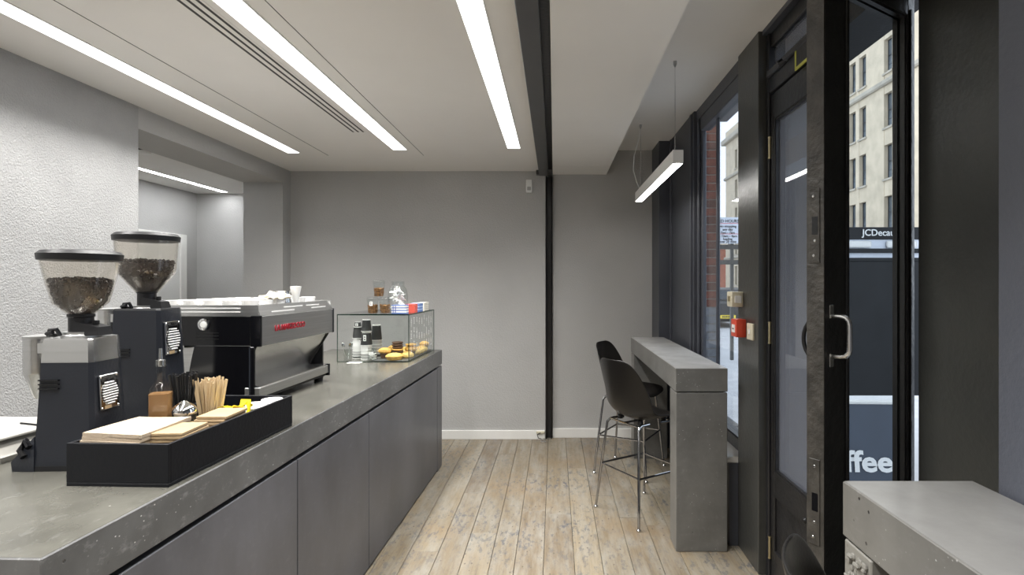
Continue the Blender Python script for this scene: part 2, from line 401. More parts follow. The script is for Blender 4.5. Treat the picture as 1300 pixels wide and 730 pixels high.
struct('baseboard_back', 'white_trim', (-2.55, 5.232, 0, -0.093, 5.25, 0.085), (-0.018, 5.284, 0, 0.95, 5.30, 0.09), bev=0.002)
# hairline joints of the ceiling panels
for i, (gx, ya, yb) in enumerate([(-1.916, -2.4, 4.6), (-1.108, -2.4, 4.6)]):
    struct('trim_%d' % (i + 1), 'groove', (gx - 0.0015, ya, CH - 0.0015, gx + 0.0015, yb, CH + 0.001))

# steel frame
t = thing('steel_beam', 'dark grey steel beam running along the ceiling beside the white soffit', 'beam', (-0.10, 0, 2.55))
MB().box(-0.048, -2.48, -0.012, 0.040, 5.24, 0.006, bev=0.002).build('lower_flange', 'steel_paint', t)
MB().box(0.028, -2.48, 0.006, 0.040, 5.24, 0.24).build('web', 'black_paint', t)
MB().box(0.040, -2.48, 0.05, 0.078, 5.24, 0.24).build('channel', 'black_paint', t)
MB().box(-0.075, 5.16, -0.01, -0.035, 5.235, 0.03, bev=0.004).build('bracket', 'steel_paint', t)
t = thing('steel_column', 'slim black steel column standing in the joint of the back wall', 'column', (-0.053, 5.29, 0))
MB().box(-0.030, -0.045, 0, -0.020, 0.05, 2.538, bev=0.001).build('flange', 'gloss_black', t)
MB().box(0.018, -0.045, 0, 0.028, 0.05, 2.538, bev=0.001).build('flange', 'gloss_black', t)
MB().box(-0.02, 0.0, 0, 0.018, 0.012, 2.538).build('web', 'black_paint', t)

# right hand wall: pieces from far to near
struct('wall_right_far', 'charcoal_paint', (0.95, 4.95, 0, 1.20, 5.30, 2.80), (1.05, 4.10, 0, 1.12, 4.95, 2.80), bev=0.003)
struct('wall_right_low', 'charcoal_paint', (1.00, 3.11, 0, 1.16, 4.10, 0.47), (1.16, 3.11, -.1, 1.28, 4.10, 0.52))
struct('wall_right_head', 'charcoal_paint', (1.07, 3.11, 2.72, 1.30, 4.10, 2.80), (1.07, 1.20, 2.775, 1.30, 2.80, 2.81))
struct('wall_right_pilaster', 'bronze_paint', (1.05, 2.80, 0, 1.46, 3.11, 2.80), bev=0.003)
struct('wall_right_pier', 'bronze_paint', (1.12, 1.24, 0, 1.30, 1.675, 2.80), bev=0.003)
struct('wall_right_near', 'wall_blue', (1.02, -2.5, 0, 1.30, 1.25, 2.80), bev=0.002)
struct('wall_outer_fascia', 'charcoal_paint', (1.30, -2.0, 3.06, 1.62, 4.6, 3.9))
struct('wall_outer', 'charcoal_paint', (1.30, -2.6, -0.1, 1.36, 1.2, 2.9))
# panel beading on the far dark wall
for i, yy in enumerate((4.16, 4.88)):
    struct('trim_%d' % (i + 3), 'charcoal_paint', (1.035, yy - 0.02, 0.0, 1.052, yy + 0.02, 2.79), bev=0.004)

# window
w1 = root_struct('window_1', (1.12, 3.6, 0))
def wbar(nm, y0, z0, y1, z1, x0=-0.05, x1=0.05, mat='charcoal_paint'):
    return MB().box(x0, y0, z0, x1, y1, z1, bev=0.006).build(nm, mat, w1)
wbar('frame_jamb', 0.39, 0.52, 0.50, 2.72, -0.035, -0.005); wbar('frame_jamb', 0.43, 0.52, 0.47, 2.72, -0.055, -0.035)
wbar('frame_jamb', -0.485, 0.52, -0.45, 2.72); wbar('frame_head', -0.45, 2.62, 0.39, 2.72, -0.05, 0.03); wbar('frame_sill', -0.45, 0.52, 0.39, 0.60, mat='black_paint')
wbar('mullion', 0.070, 0.60, 0.090, 2.62, -0.025, 0.0)
for ya, yb in ((0.090, 0.39), (-0.45, 0.070)):
    MB().box(-0.015, ya, 0.60, -0.009, yb, 2.62).build('pane', 'window_glass', w1, smooth=False)
MB().box(-0.135, -0.485, 0.471, 0.04, 0.49, 0.505, bev=0.004).build('window_ledge', 'white_trim', w1)  # pale colour stands in for sky reflected in the ledge

# doors
df = root_struct('trim_door_frame', (1.10, 2.2, 0))
MB().box(-0.012, 0.565, 0, 0.10, 0.60, 2.775, bev=0.004).build('jamb', 'black_paint', df)
MB().box(-0.010, -0.52, 2.465, 0.19, 0.565, 2.56, bev=0.006).build('transom_bar', 'black_paint', df)
MB().box(-0.025, -0.52, 2.54, 0.00, 0.565, 2.575, bev=0.006).build('transom_bead', 'black_paint', df)
MB().box(0.02, -0.52, 2.56, 0.028, 0.565, 2.775).build('transom_pane', 'door_glass', df, smooth=False)
MB().box(-0.0, -0.52, 2.70, 0.05, 0.565, 2.775, bev=0.005).build('head', 'black_paint', df)
MB().tube([(-0.03, 0.36, 2.555), (-0.055, 0.35, 2.54), (-0.055, 0.33, 2.52), (-0.03, 0.31, 2.53)], 0.006, 6).build('latch_hook', 'black_paint', df)
def door_leaf(name, loc, rz, Wd, g0, g1, H=2.455, glass='door_glass', zb=0.56, zt=2.325, th=0.0235):
    d = root_struct(name, loc, rz)
    MB().box(0, -th, 0.012, g0, th, H, bev=0.003).build('stile', 'door_paint', d)
    MB().box(g1, -th, 0.012, Wd, th, H, bev=0.003).build('stile', 'door_paint', d)
    MB().box(g0, -th, zt, g1, th, H, bev=0.002).build('top_rail', 'door_paint', d)
    MB().box(g0, -th, zb - 0.13, g1, th, zb, bev=0.002).build('lock_rail', 'door_paint', d)
    MB().box(g0, -th, 0.012, g1, th, 0.16, bev=0.002).build('bottom_rail', 'door_paint', d)
    MB().box(g0, -th * 0.45, 0.16, g1, th * 0.45, zb - 0.13).build('lower_panel', 'door_paint', d)
    MB().box(g0, -0.003, zb, g1, 0.003, zt).build('pane', glass, d, smooth=False)
    for s in (-1, 1):
        m = MB()
        yy0, yy1 = sorted((s * 0.004, s * (th - 0.006))); b_ = 0.008
        m.box(g0, yy0, zb, g0 + b_, yy1, zt); m.box(g1 - b_, yy0, zb, g1, yy1, zt)
        m.box(g0 + b_, yy0, zb, g1 - b_, yy1, zb + b_); m.box(g0 + b_, yy0, zt - b_, g1 - b_, yy1, zt)
        yy0, yy1 = sorted((s * th, s * (th + 0.004)))
        m.box(g0 - 0.022, yy0, zb - 0.02, g0 - 0.010, yy1, zt + 0.02, bev=0.002); m.box(g1 + 0.010, yy0, zb - 0.02, g1 + 0.022, yy1, zt + 0.02, bev=0.002)
        m.build('glazing_bead', 'door_paint', d)
    return d
d1 = door_leaf('door_1', (1.1235, 2.763, 0), R(-90), 0.53, 0.040, 0.42)
for z in (2.14, 1.20, 0.06 + 0.05):
    m = MB(); m.lathe([(0.007, 0), (0.007, 0.10)], 10, (0.0, -0.030, z)); m.lathe([(0.009, -.006), (0.009, 0.0)], 10, (0, -0.030, z)); m.lathe([(0.009, .1), (0.009, 0.106)], 10, (0, -0.030, z))
    m.build('hinge', 'brass', d1)
MB().lathe([(0.012, 0), (0.014, 0.012), (0.008, 0.02), (0, 0.022)], 12, mtx=Matrix.Translation((0.40, -0.024, 0.47)) @ Matrix.Rotation(R(90), 4, 'X')).build('latch_knob', 'black_plastic', d1)
WD = 0.478
d2 = door_leaf('door_2', (1.1085, 1.7105, 0), math.atan2(-0.526, -0.850), WD, 0.042, 0.358, glass='clean_door_glass')
MB().box(0, -0.0245, 0.012, 0.004, 0.0245, 2.455).build('edge_strip', 'worn_edge', d2, loc=(WD, 0, 0))
for z0, z1, zh in ((1.555, 1.755, 1.655), (0.80, 1.03, 0.915)):
    lp = MB().box(-0.001, -0.017, z0, 0.0025, 0.014, z1, bev=0.001).build('lock_plate', 'worn_edge', d2, loc=(WD + 0.004, 0, 0))
    MB().box(0.0020, -0.008, zh - 0.024, 0.0032, 0.009, zh + 0.024).build('bolt_hole', 'gloss_black', lp)
    for zz in (z0 + 0.02, z1 - 0.02, z0 + 0.06):
        MB().lathe([(0.004, 0), (0.003, 0.001), (0, 0.0012)], 8, mtx=Matrix.Translation((0.0025, rng.uniform(-.006, .003), zz)) @ Matrix.Rotation(R(90), 4, 'Y')).build('screw', 'steel', lp)
def pull(parent, side, mat):
    y0 = side * 0.0235; xo = WD - 0.028 if side > 0 else WD - 0.085
    m = MB()
    for zc in (1.425, 1.295):
        ya, yb = sorted((y0, y0 + side * 0.004)); m.box(xo - 0.009, ya, zc - 0.018, xo + 0.009, yb, zc + 0.018, bev=0.001)
    pts = []
    for a in range(0, 91, 30): pts.append((xo, y0 + side * (0.03 + 0.022 * math.sin(R(a))), 1.413 - 0.022 * (1 - math.cos(R(a)))))
    for a in range(90, -1, -30): pts.append((xo, y0 + side * (0.03 + 0.022 * math.sin(R(a))), 1.307 + 0.022 * (1 - math.cos(R(a)))))
    m.tube([(xo, y0, 1.413)] + pts + [(xo, y0, 1.307)], 0.0065, 10)
    return m.build('pull_handle', mat, parent)
pull(d2, 1, 'steel')
m = MB(); yb = -0.0235
m.tube([(WD - 0.05, yb, 1.405)] + [(WD - 0.05, yb - 0.046 * math.sin(R(a)), 1.345 + 0.06 * math.cos(R(a))) for a in range(15, 170, 15)] + [(WD - 0.05, yb, 1.285)], 0.006, 8)
m.build('pull_handle', 'black_plastic', d2)
# small framed notice on the transom bar
t = thing('notice_plate', 'small yellow-green framed notice on the dark bar above the closed door', 'sign', (1.085, 2.352, 2.455))
m = MB(); m.box(-0.006, -0.09, 0, 0, 0.09, 0.012); m.box(-0.006, -0.09, 0.098, 0, 0.09, 0.11); m.box(-0.006, -0.09, 0.012, 0, -0.078, 0.098); m.box(-0.006, 0.078, 0.012, 0, 0.09, 0.098)
m.build('border', 'yellow_sign', t); MB().box(-0.004, -0.078, 0.012, 0, 0.078, 0.098).build('face', 'black_paint', t)

# alcove fittings
dr = root_struct('door_3', (-4.28, 5.75, 0))
MB().box(0, 0.43, 0, 0.035, 0.53, 2.06, bev=0.004).build('frame_jamb', 'white_trim', dr)
MB().box(0, -0.53, 0, 0.035, -0.43, 2.06, bev=0.004).build('frame_jamb', 'white_trim', dr)
MB().box(0, -0.43, 1.98, 0.035, 0.43, 2.06, bev=0.004).build('frame_head', 'white_trim', dr)
MB().box(0, -0.43, 0.01, 0.018, 0.43, 1.98).build('leaf', 'white_plastic', dr)
t = thing('smoke_detector', 'round black and white smoke detector on the side room ceiling', 'detector', (-3.29, 4.36, 2.575))
MB().lathe([(0.055, 0), (0.055, -0.012)], 24).build('base', 'black_plastic', t)
MB().lathe([(0.045, -0.012), (0.042, -0.032), (0.03, -0.038), (0, -0.038)], 24).build('cover', 'white_plastic', t)

# ceiling lights
def strip(label, xc, y0, y1, w, z, mat, group=None):
    t = thing('ceiling_light', label, 'light', (xc, y0, z), 0, 'linear ceiling lights')
    L = y1 - y0
    m = MB(); m.box(-w / 2 - 0.006, -0.006, -0.004, -w / 2, L + 0.006, 0.0); m.box(w / 2, -0.006, -0.004, w / 2 + 0.006, L + 0.006, 0.0)
    m.box(-w / 2, -0.006, -0.004, w / 2, 0, 0.0); m.box(-w / 2, L, -0.004, w / 2, L + 0.006, 0.0)
    m.build('frame', 'white_plastic', t)
    MB().box(-w / 2, 0, -0.003, w / 2, L, -0.0005).build('diffuser', mat, t, smooth=False)
    if mat == 'strip_light':
        ld = bpy.data.lights.new('tube', 'AREA'); ld.shape = 'RECTANGLE'; ld.size = w; ld.size_y = L; ld.energy = STRIP_W; ld.color = (1.0, 0.985, 0.96); ld.spread = R(116)
        lo = bpy.data.objects.new('tube', ld); COL.objects.link(lo); lo.parent = t; lo.location = (0, L / 2, -0.005)
strip('long recessed strip light nearest the left wall', -2.16, -1.5, 4.50, 0.10, CH, 'strip_light')
strip('long recessed strip light beside the slotted ceiling vent', -1.25, -1.5, 4.40, 0.11, CH, 'strip_light')
strip('long recessed strip light nearest the dark steel beam', -0.325, -1.5, 4.35, 0.10, CH, 'strip_light')
strip('thin cool white strip light on the side room ceiling', -3.87, 2.6, 6.38, 0.06, 2.575, 'alcove_light')
t = thing('ceiling_vent', 'long white slot air vent set in the ceiling between two strip lights', 'vent', (-1.40, -1.0, CH))
MB().box(-0.055, 0, -0.003, 0.055, 4.90, -0.0002, bev=0.001).build('frame', 'ceiling_paint', t)
for dx in (-0.036, 0.0, 0.036):
    MB().box(dx - 0.006, 0.02, -0.0042, dx + 0.006, 4.88, -0.003).build('slot', 'groove', t)

# pendant
t = thing('pendant_light', 'white box pendant light hanging on two wires above the window bar', 'light', (0.705, 3.10, 2.186))
m = MB(); m.box(-0.030, 0, 0.006, 0.030, 1.45, 0.077, bev=0.001); m.box(-0.030, 0, 0, -0.027, 1.45, 0.007); m.box(0.027, 0, 0, 0.030, 1.45, 0.007); m.box(-0.03, 0, 0, 0.03, 0.003, 0.007); m.box(-0.03, 1.447, 0, 0.03, 1.45, 0.007)
m.build('housing', 'white_plastic', t)
MB().box(-0.027, 0.003, 0.001, 0.027, 1.447, 0.006).build('diffuser', 'pendant_light', t, smooth=False)
for yy in (0.08, 1.35):
    MB().tube([(0, yy, 0.077), (0, yy, 0.60)], 0.0014, 6).build('suspension_wire', 'steel', t)
    MB().lathe([(0.011, 0.614), (0.011, 0.598), (0.004, 0.580), (0.0, 0.578)], 14, (0, yy, 0)).build('ceiling_anchor', 'brushed_steel', t)
MB().tube([(0.0, 1.352, 0.598), (-0.012, 1.35, 0.5), (-0.055, 1.34, 0.36), (-0.062, 1.335, 0.24), (-0.035, 1.33, 0.14), (-0.01, 1.32, 0.077)], 0.003, 6).build('power_cable', 'white_plastic', t)

# wall devices
t = thing('motion_sensor', 'small white motion sensor high on the grey back wall', 'sensor', (-0.245, 5.25, 2.375))
MB().box(-0.030, -0.035, 0, 0.030, 0, 0.125, bev=0.008, seg=2).build('body', 'white_plastic', t)
MB().box(-0.018, -0.038, 0.02, 0.018, -0.034, 0.055, bev=0.003).build('lens', 'paper_grey', t)
t = thing('socket_cover', 'small white cable outlet on the back wall baseboard', 'outlet', (-0.135, 5.232, 0.058))
MB().box(-0.04, -0.012, 0, 0.04, 0, 0.022, bev=0.003).build('cover', 'ivory_plastic', t)
MB().tube([(0.0, -0.012, 0.008), (-0.03, -0.03, -0.005), (-0.02, -0.05, -0.03), (0.015, -0.07, -0.035)], 0.004, 6).build('cable', 'black_plastic', t)
t = thing('floor_gland', 'stubby chrome cable gland on the floor below the baseboard outlet', 'gland', (-0.105, 5.13, 0.0))
MB().lathe([(0.028, 0), (0.028, 0.012), (0.020, 0.018), (0.020, 0.03), (0.012, 0.036), (0, 0.036)], 18).build('body', 'chrome', t)
MB().lathe([(0.024, 0.018), (0.024, 0.026)], 6).build('nut', 'steel', t)
t = thing('door_release_box', 'cream plastic door release box on the dark pilaster above the red one', 'switch', (1.05, 3.06, 1.37))
MB().box(-0.065, -0.04, 0, 0, 0.05, 0.085, bev=0.006, seg=2).build('housing', 'ivory_plastic', t)
MB().box(-0.05, -0.046, 0.022, -0.012, -0.04, 0.062, bev=0.002).build('rocker', 'white_plastic', t)
MB().box(-0.069, -0.01, 0.03, -0.065, 0.02, 0.06).build('keyhole_plate', 'brass', t)
t = thing('fire_call_point', 'red fire alarm call point box on the dark pilaster', 'call point', (1.05, 3.02, 1.205))
MB().box(-0.055, -0.045, 0, 0, 0.045, 0.098, bev=0.004, seg=2).build('housing', 'red_plastic', t)
MB().box(-0.058, -0.025, 0.025, -0.055, 0.025, 0.068).build('break_glass', 'white_plastic', t)
MB().box(-0.0595, -0.012, 0.042, -0.058, 0.012, 0.048).build('mark', 'black_ink', t)
t = thing('switch_plate', 'cream square switch plate beside the red alarm box', 'switch', (1.05, 2.895, 1.20))
MB().box(-0.012, -0.043, 0, 0, 0.043, 0.088, bev=0.004, seg=2).build('plate', 'ivory_plastic', t)
MB().box(-0.016, -0.012, 0.03, -0.012, 0.012, 0.058, bev=0.002).build('rocker', 'white_plastic', t)

# ------------------------------------------------------------------ service counter
CT = 0.955
CR = R(-1.48); CO = (-1.016, 1.075, 0)
def cw(lx, ly, z=CT):       # a place on the counter, from its near front corner
    v = Matrix.Rotation(CR, 3, 'Z') @ Vector((lx, ly, 0)); return (CO[0] + v.x, CO[1] + v.y, z)
wt = thing('counter_worktop', 'long polished concrete worktop of the service counter on the left', 'worktop', (CO[0], CO[1], CT - 0.13), CR)
MB().box(-0.92, 0, 0.012, 0, 3.41, 0.13, bev=0.0025).build('slab', 'concrete_edge', wt)
MB().box(-0.916, 0.004, 0.13, -0.004, 3.406, 0.1306).build('polished_top', 'concrete_top', wt)
cb = thing('service_counter', 'grey panelled base of the service counter under the concrete worktop', 'counter', CO, CR)
for a, b_ in ((0.006, 1.02), (1.026, 1.77), (1.776, 3.25)):
    MB().box(-0.03, a, 0.012, -0.002, b_, CT - 0.135, bev=0.0015).build('front_panel', 'concrete_panel', cb)
MB().box(-0.91, 3.256, 0, -0.001, 3.408, CT - 0.132, bev=0.0015).build('end_leg', 'concrete_panel', cb)
MB().box(-0.90, 0.006, 0.012, -0.03, 0.034, CT - 0.135, bev=0.0015).build('end_panel', 'concrete_panel', cb)
MB().box(-0.89, 0.04, 0.0, -0.034, 3.25, CT - 0.122).build('carcass', 'black_paint', cb)

# ------------------------------------------------------------------ window bars
def bar(name, lab, x0, x1, y0, y1, legs, legmat):
    t = thing(name, lab, 'bar table', (x0, y0, 0), 0)
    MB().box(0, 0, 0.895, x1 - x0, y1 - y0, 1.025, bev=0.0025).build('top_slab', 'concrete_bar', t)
    MB().box(0.004, 0.004, 1.025, x1 - x0 - 0.004, y1 - y0 - 0.004, 1.0256).build('polished_top', 'concrete_bar_lit_top', t)  # daylight on the top is painted into its paler colour
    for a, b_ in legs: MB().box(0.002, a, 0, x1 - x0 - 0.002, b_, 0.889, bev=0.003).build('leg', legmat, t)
    for a, b_ in legs: MB().box(0.02, a + 0.02, 0.889, x1 - x0 - 0.02, b_ - 0.02, 0.8955).build('shadow_gap', 'black_paint', t)
    return t
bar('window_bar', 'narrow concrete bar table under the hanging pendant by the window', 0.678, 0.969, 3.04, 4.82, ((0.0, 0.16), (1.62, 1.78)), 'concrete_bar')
t2 = bar('wall_bar', 'concrete bar table with a top coloured as if daylit at the lower right beside the open door', 0.694, 1.008, -0.9, 1.31, ((2.095, 2.205), (0.0, 0.2)), 'concrete_rough')
MB().box(0.285, 0.2, 0.0, 0.308, 2.095, 0.889).build('back_panel', 'concrete_rough', t2)
# broken aggregate showing under the slab
m = MB(); q = random.Random(5)
for k in range(90):
    m.blob((0.0 + q.uniform(-0.004, 0.003), q.uniform(2.10, 2.195), 0.60 + q.uniform(0, 0.27)), q.uniform(.003, .007), q.uniform(.006, .016), q.uniform(.005, .013), seg=5, rings=4)
tag(m.build('broken_aggregate', 'concrete_rough', t2, smooth=False), kind='stuff')

# ------------------------------------------------------------------ stools
def shell_mesh():
    prof = [(0, .232, -.035, .150), (.03, .224, -.026, .180), (.08, .205, -.014, .202), (.18, .14, -.016, .218), (.30, .05, -.028, .228), (.42, -.06, -.034, .233), (.52, -.135, -.014, .234),
            (.60, -.178, .032, .231), (.68, -.202, .10, .224), (.78, -.224, .19, .211), (.88, -.244, .275, .190), (.95, -.256, .335, .160), (.985, -.262, .358, .125), (1, -.264, .366, .085)]
    cz = [(0, .012), (.2, .035), (.42, .062), (.55, .055), (.7, .02), (1, 0)]; cf = [(0, 0), (.42, .0), (.55, .05), (.68, .085), (.85, .065), (1, .02)]
    def lin(tb, s):
        for (a, va), (b, vb) in zip(tb, tb[1:]):
            if s <= b: return va + (vb - va) * (s - a) / (b - a)
        return tb[-1][1]
    b = bmesh.new(); N = 12; rows = []
    for s, f, z, w in prof:
        row = []
        for i in range(N + 1):
            u = -1 + 2 * i / N; e = abs(u) ** 2.2
            row.append(b.verts.new((f + lin(cf, s) * e, w * u, z + lin(cz, s) * e)))
        rows.append(row)
    for a, d in zip(rows, rows[1:]):
        for i in range(N): b.faces.new((a[i], a[i + 1], d[i + 1], d[i]))
    bmesh.ops.recalc_face_normals(b, faces=b.faces[:])
    me = bpy.data.meshes.new('shell'); b.to_mesh(me); b.free(); me.materials.append(MATS['shell_black'])
    me.polygons.foreach_set('use_smooth', [True] * len(me.polygons)); return me
st = thing('bar_stool', 'black shell bar stool seen from behind, nearest the end of the window bar', 'stool', (0.575, 3.585, 0), R(32.5), 'black shell bar stools')
sh = meshobj('seat_shell', shell_mesh(), st, (0, 0, 0.655))
md = sh.modifiers.new('thick', 'SOLIDIFY'); md.thickness = 0.008; md.offset = 0
md = sh.modifiers.new('round', 'SUBSURF'); md.levels = 1; md.render_levels = 2
for sx in (-1, 1):
    for sy in (-1, 1):
        MB().tube([(sx * .05, sy * .125, .606), (sx * .125, sy * .135, .606), (sx * .150, sy * .145, .600), (sx * .163, sy * .158, .58), (sx * .215, sy * .215, .014)], 0.0088, 10).build('leg', 'stool_chrome', st)
        MB().lathe([(0.013, 0), (0.014, 0.008), (0.009, 0.016), (0, 0.016)], 12, (sx * .2162, sy * .2162, 0)).build('glide', 'steel', st)
MB().tube([(-.19, -.19, .30), (.19, -.19, .30), (.19, .19, .30), (-.19, .19, .30)], 0.0072, 8, closed=True).build('footrest_ring', 'stool_chrome', st)
m = MB(); m.tube([(-.15, -.14, .603), (-.15, .14, .603)], .007, 8); m.tube([(.15, -.14, .603), (.15, .14, .603)], .007, 8); m.tube([(-.15, 0, .603), (.15, 0, .603)], .007, 8)
m.build('under_frame', 'stool_chrome', st)
for sx in (-.1, .1):
    for sy in (-.1, .1): MB().lathe([(0.018, .606), (0.018, .632)], 12, (sx, sy, 0)).build('shock_mount', 'black_plastic', st)
copy_thing(st, (0.606, 4.385, 0), R(-29), 'black shell bar stool half hidden behind the nearer one, closer to the back wall')
copy_thing(st, (0.650, 0.865, 0), R(-20), 'black shell stool back at the lower edge in front of the lower right bar')

# ------------------------------------------------------------------ grinders
def beans(parent, zt, rt, zb, rb, mid, n, seed):
    q = random.Random(seed); m = MB()
    zm, rm = mid
    def rad(z):
        return rb + (rm - rb) * (z - zb) / (zm - zb) if z < zm else rm + (rt - rm) * (z - zm) / (zt - zm)
    m.lathe([(0, zb), (rb, zb), (rm - .004, zm), (rt - .006, zt - .006), (0.02, zt + .004), (0, zt + .004)], 24)
    me = bmesh.new(); bmesh.ops.create_uvsphere(me, u_segments=6, v_segments=4, radius=1)
    base = [v.co.copy() for v in me.verts]; faces = [[v.index for v in f.verts] for f in me.faces]; me.free()
    b = m.bm
    from mathutils import Euler
    for k in range(n):
        a = q.uniform(0, 2 * math.pi)
        if k % 3 == 0: r0 = rt * math.sqrt(q.random()) * .97; z = zt + q.uniform(-.003, .006) + 0.006 * (1 - r0 / rt)
        else: z = zb + (zt - zb) * q.random() ** .6; r0 = rad(z) - .006
        mt = Matrix.Translation((r0 * math.cos(a), r0 * math.sin(a), z)) @ Euler((q.uniform(0, 6), q.uniform(0, 6), a)).to_matrix().to_4x4() @ Matrix.Diagonal((.0058, .0042, .0034, 1))
        vs = [b.verts.new(mt @ v) for v in base]
        for f in faces: b.faces.new([vs[i] for i in f])
    return tag(m.build('coffee_beans', 'bean', parent), kind='stuff')
OUT = [(-.064, -.055), (-.055, -.074), (.078, -.078), (.088, -.070), (.090, .024), (.075, .058), (.04, .08), (-.035, .08), (-.064, .055)]
def outline(s, z, dx=0.0): return [(p[0] * s + dx, p[1] * s, z) for p in OUT]
def grinder(label, loc, rz, hb, collar, hop, beans_z, seed, wide=1.0):
    t = thing('coffee_grinder', label, 'grinder', loc, rz, 'coffee grinders on the counter')
    zc = hb - 0.070 if collar else hb
    s0 = wide
    MB().loft([outline(1.20 * s0, 0.016), outline(1.20 * s0, 0.03), outline(1.16 * s0, 0.06), outline(1.09 * s0, zc * .5), outline(1.0 * s0, zc)]).build('body', 'grinder_paint', t)
    if collar: MB().loft([outline(1.005 * s0, zc + .0005), outline(0.955 * s0, hb - .006), outline(0.93 * s0, hb)]).build('steel_collar', 'steel', t)
    else: MB().loft([outline(1.0 * s0, zc), outline(0.97 * s0, zc + .006)]).build('top_plate', 'black_plastic', t)
    foot = MB().loft([outline(1.21 * s0, 0.0), outline(1.21 * s0, 0.016)]).build('base', 'black_plastic', t)
    # foot and portafilter rest towards the barista
    m = MB(); m.loft([[(-.125, -.085, 0.0), (-.06, -.092, 0.0), (-.06, .05, 0.0), (-.125, .04, 0.0)], [(-.128, -.085, 0.028), (-.06, -.092, 0.05), (-.06, .05, 0.05), (-.128, .04, 0.028)], [(-.112, -.07, 0.045), (-.065, -.085, 0.10), (-.065, .04, 0.10), (-.112, .03, 0.045)]])
    m.build('foot', 'grinder_paint', t)
    MB().tube([(-.085, -.094, .045), (-.102, -.086, .062), (-.090, -.082, .088), (-.072, -.092, .072)], .009, 8).build('fork', 'gloss_black', t)
    # vents on the side
    vz = hb * .62
    for k in range(3): MB().box(-.055 * s0, -.0835 * s0 - .002, vz + k * .012, -.0 * s0, -.070 * s0, vz + k * .012 + .0035).build('vent_slot', 'gloss_black', t)
    # chrome plate on the customer side
    pz = zc * (.70 if collar else .76); sc_at = 1.0 + .09 * (zc - pz) / (zc * .5); tilt = math.atan2(.09 * .09 * s0, zc * .5)
    ps = 1.0 if collar else 1.2
    pl = meshobj('badge_plate', MB().box(-.003, -.037, -.052, .0035, .037, .052, bev=.002).mesh('badge_plate', 'chrome'), t, (.089 * s0 * sc_at + .003, -.024 * s0, pz), (0, -tilt, 0), (ps, ps, ps))
    m = MB()
    for k in range(-4, 5):
        hw = .031 * math.sqrt(max(0.05, 1 - (k / 4.6) ** 2)); m.box(.0035, -hw, k * .0078 - .0022 - .004, .0075, hw, k * .0078 + .0022 - .004, bev=.001)
    m.build('louvre', 'bright_steel', pl)
    m = MB(); m.lathe([(.034, 0), (.034, .0012)], 28, mtx=Matrix.Translation((.0030, 0, -.004)) @ Matrix.Rotation(R(90), 4, 'Y')); m.build('grille_back', 'gloss_black', pl)
    lettering('lettering', 'MAZZER', .0135, 'black_ink', pl, (.0036, 0, .038), (R(90), 0, R(90)), extrude=.0003)
    MB().box(.0035, -.022, -.050, .004, .004, -.040).build('rating_label', 'kraft', pl)
    for yy in (-.032, .032):
        for zz in (-.047, .047): MB().lathe([(.004, 0), (.002, .002), (0, .002)], 8, mtx=Matrix.Translation((.0035, yy, zz)) @ Matrix.Rotation(R(90), 4, 'Y')).build('screw', 'chrome', pl)
    # doser towards the barista
    dx = -.112 * s0
    m = MB(); m.lathe([(.0, hb - .185), (.010, hb - .185), (.016, hb - .172), (.036, hb - .11), (.037, hb - .105), (.037, hb - .004), (.0, hb - .004)], 24, (dx, -.01, 0)); m.build('doser', 'steel', t)
    MB().lathe([(.039, hb - .004), (.039, hb + .004), (.02, hb + .007), (0, hb + .007)], 24, (dx, -.01, 0)).build('doser_lid', 'brushed_steel', t)
    MB().box(-.085 * s0, -.05, hb - .045, -.055 * s0, -.025, hb - .015).build('doser_bracket', 'steel', t)
    MB().tube([(-.14, -.04, .13), (-.075, -.05, .125)], .003, 6).build('dosing_lever', 'black_plastic', t)
    # neck, ring and hopper
    MB().lathe([(.048, hb), (.048, hb + .005), (.044, hb + .009), (.044, hb + .016), (.0, hb + .016)], 28, (.0, 0, 0)).build('adjusting_ring', 'brushed_steel', t)
    m = MB(); m.lathe([(.031, hb + .014), (.031, hop[0][1] - .004), (.034, hop[0][1] - .002), (.034, hop[0][1] + .006), (.026, hop[0][1] + .006)], 24)
    m.loft([[(.0, -.034, hb + .004), (.072, -.030, hb + .004), (.072, .030, hb + .004), (.0, .034, hb + .004)], [(.0, -.031, hb + .048), (.066, -.026, hb + .030), (.066, .026, hb + .030), (.0, .031, hb + .048)]])
    m.box(.038, -.010, hb + .036, .048, .010, hb + .05, bev=.002)
    m.build('neck', 'black_plastic', t)
    MB().tube([(-.058, -.045, hb + .006), (-.050, -.050, hb + .024), (-.030, -.052, hb + .026), (-.026, -.045, hb + .010), (-.046, -.040, hb + .008), (-.054, -.055, hb + .014), (-.036, -.058, hb + .018)], .006, 8).build('power_lead', 'black_plastic', t)
    inner = [(r - .003, z) for r, z in reversed(hop)]
    MB().lathe(hop + inner + [hop[0]], 48).build('hopper', 'hopper_plastic', t)
    rl, zl = hop[-1]
    MB().lathe([(rl - .006, zl - .008), (rl + .004, zl - .006), (rl + .006, zl + .012), (rl - .004, zl + .022), (rl * .6, zl + .026), (0, zl + .026)], 48).build('hopper_lid', 'black_plastic', t)
    beans(t, *beans_z, seed)
    return t
grinder('black coffee grinder with a shiny steel collar, nearest on the counter', (-1.450, 1.665, CT), R(4), 0.383, True,
        [(.027, .446), (.068, .487), (.084, .552), (.098, .622)], (.553, .081, .448, .024, (.487, .064), 620), 11)
grinder('taller all-black coffee grinder beside the espresso machine', (-1.575, 2.10, CT), R(4), 0.445, False,
        [(.036, .511), (.090, .582), (.095, .600), (.103, .715)], (.628, .091, .513, .033, (.582, .086), 620), 12, 1.15)

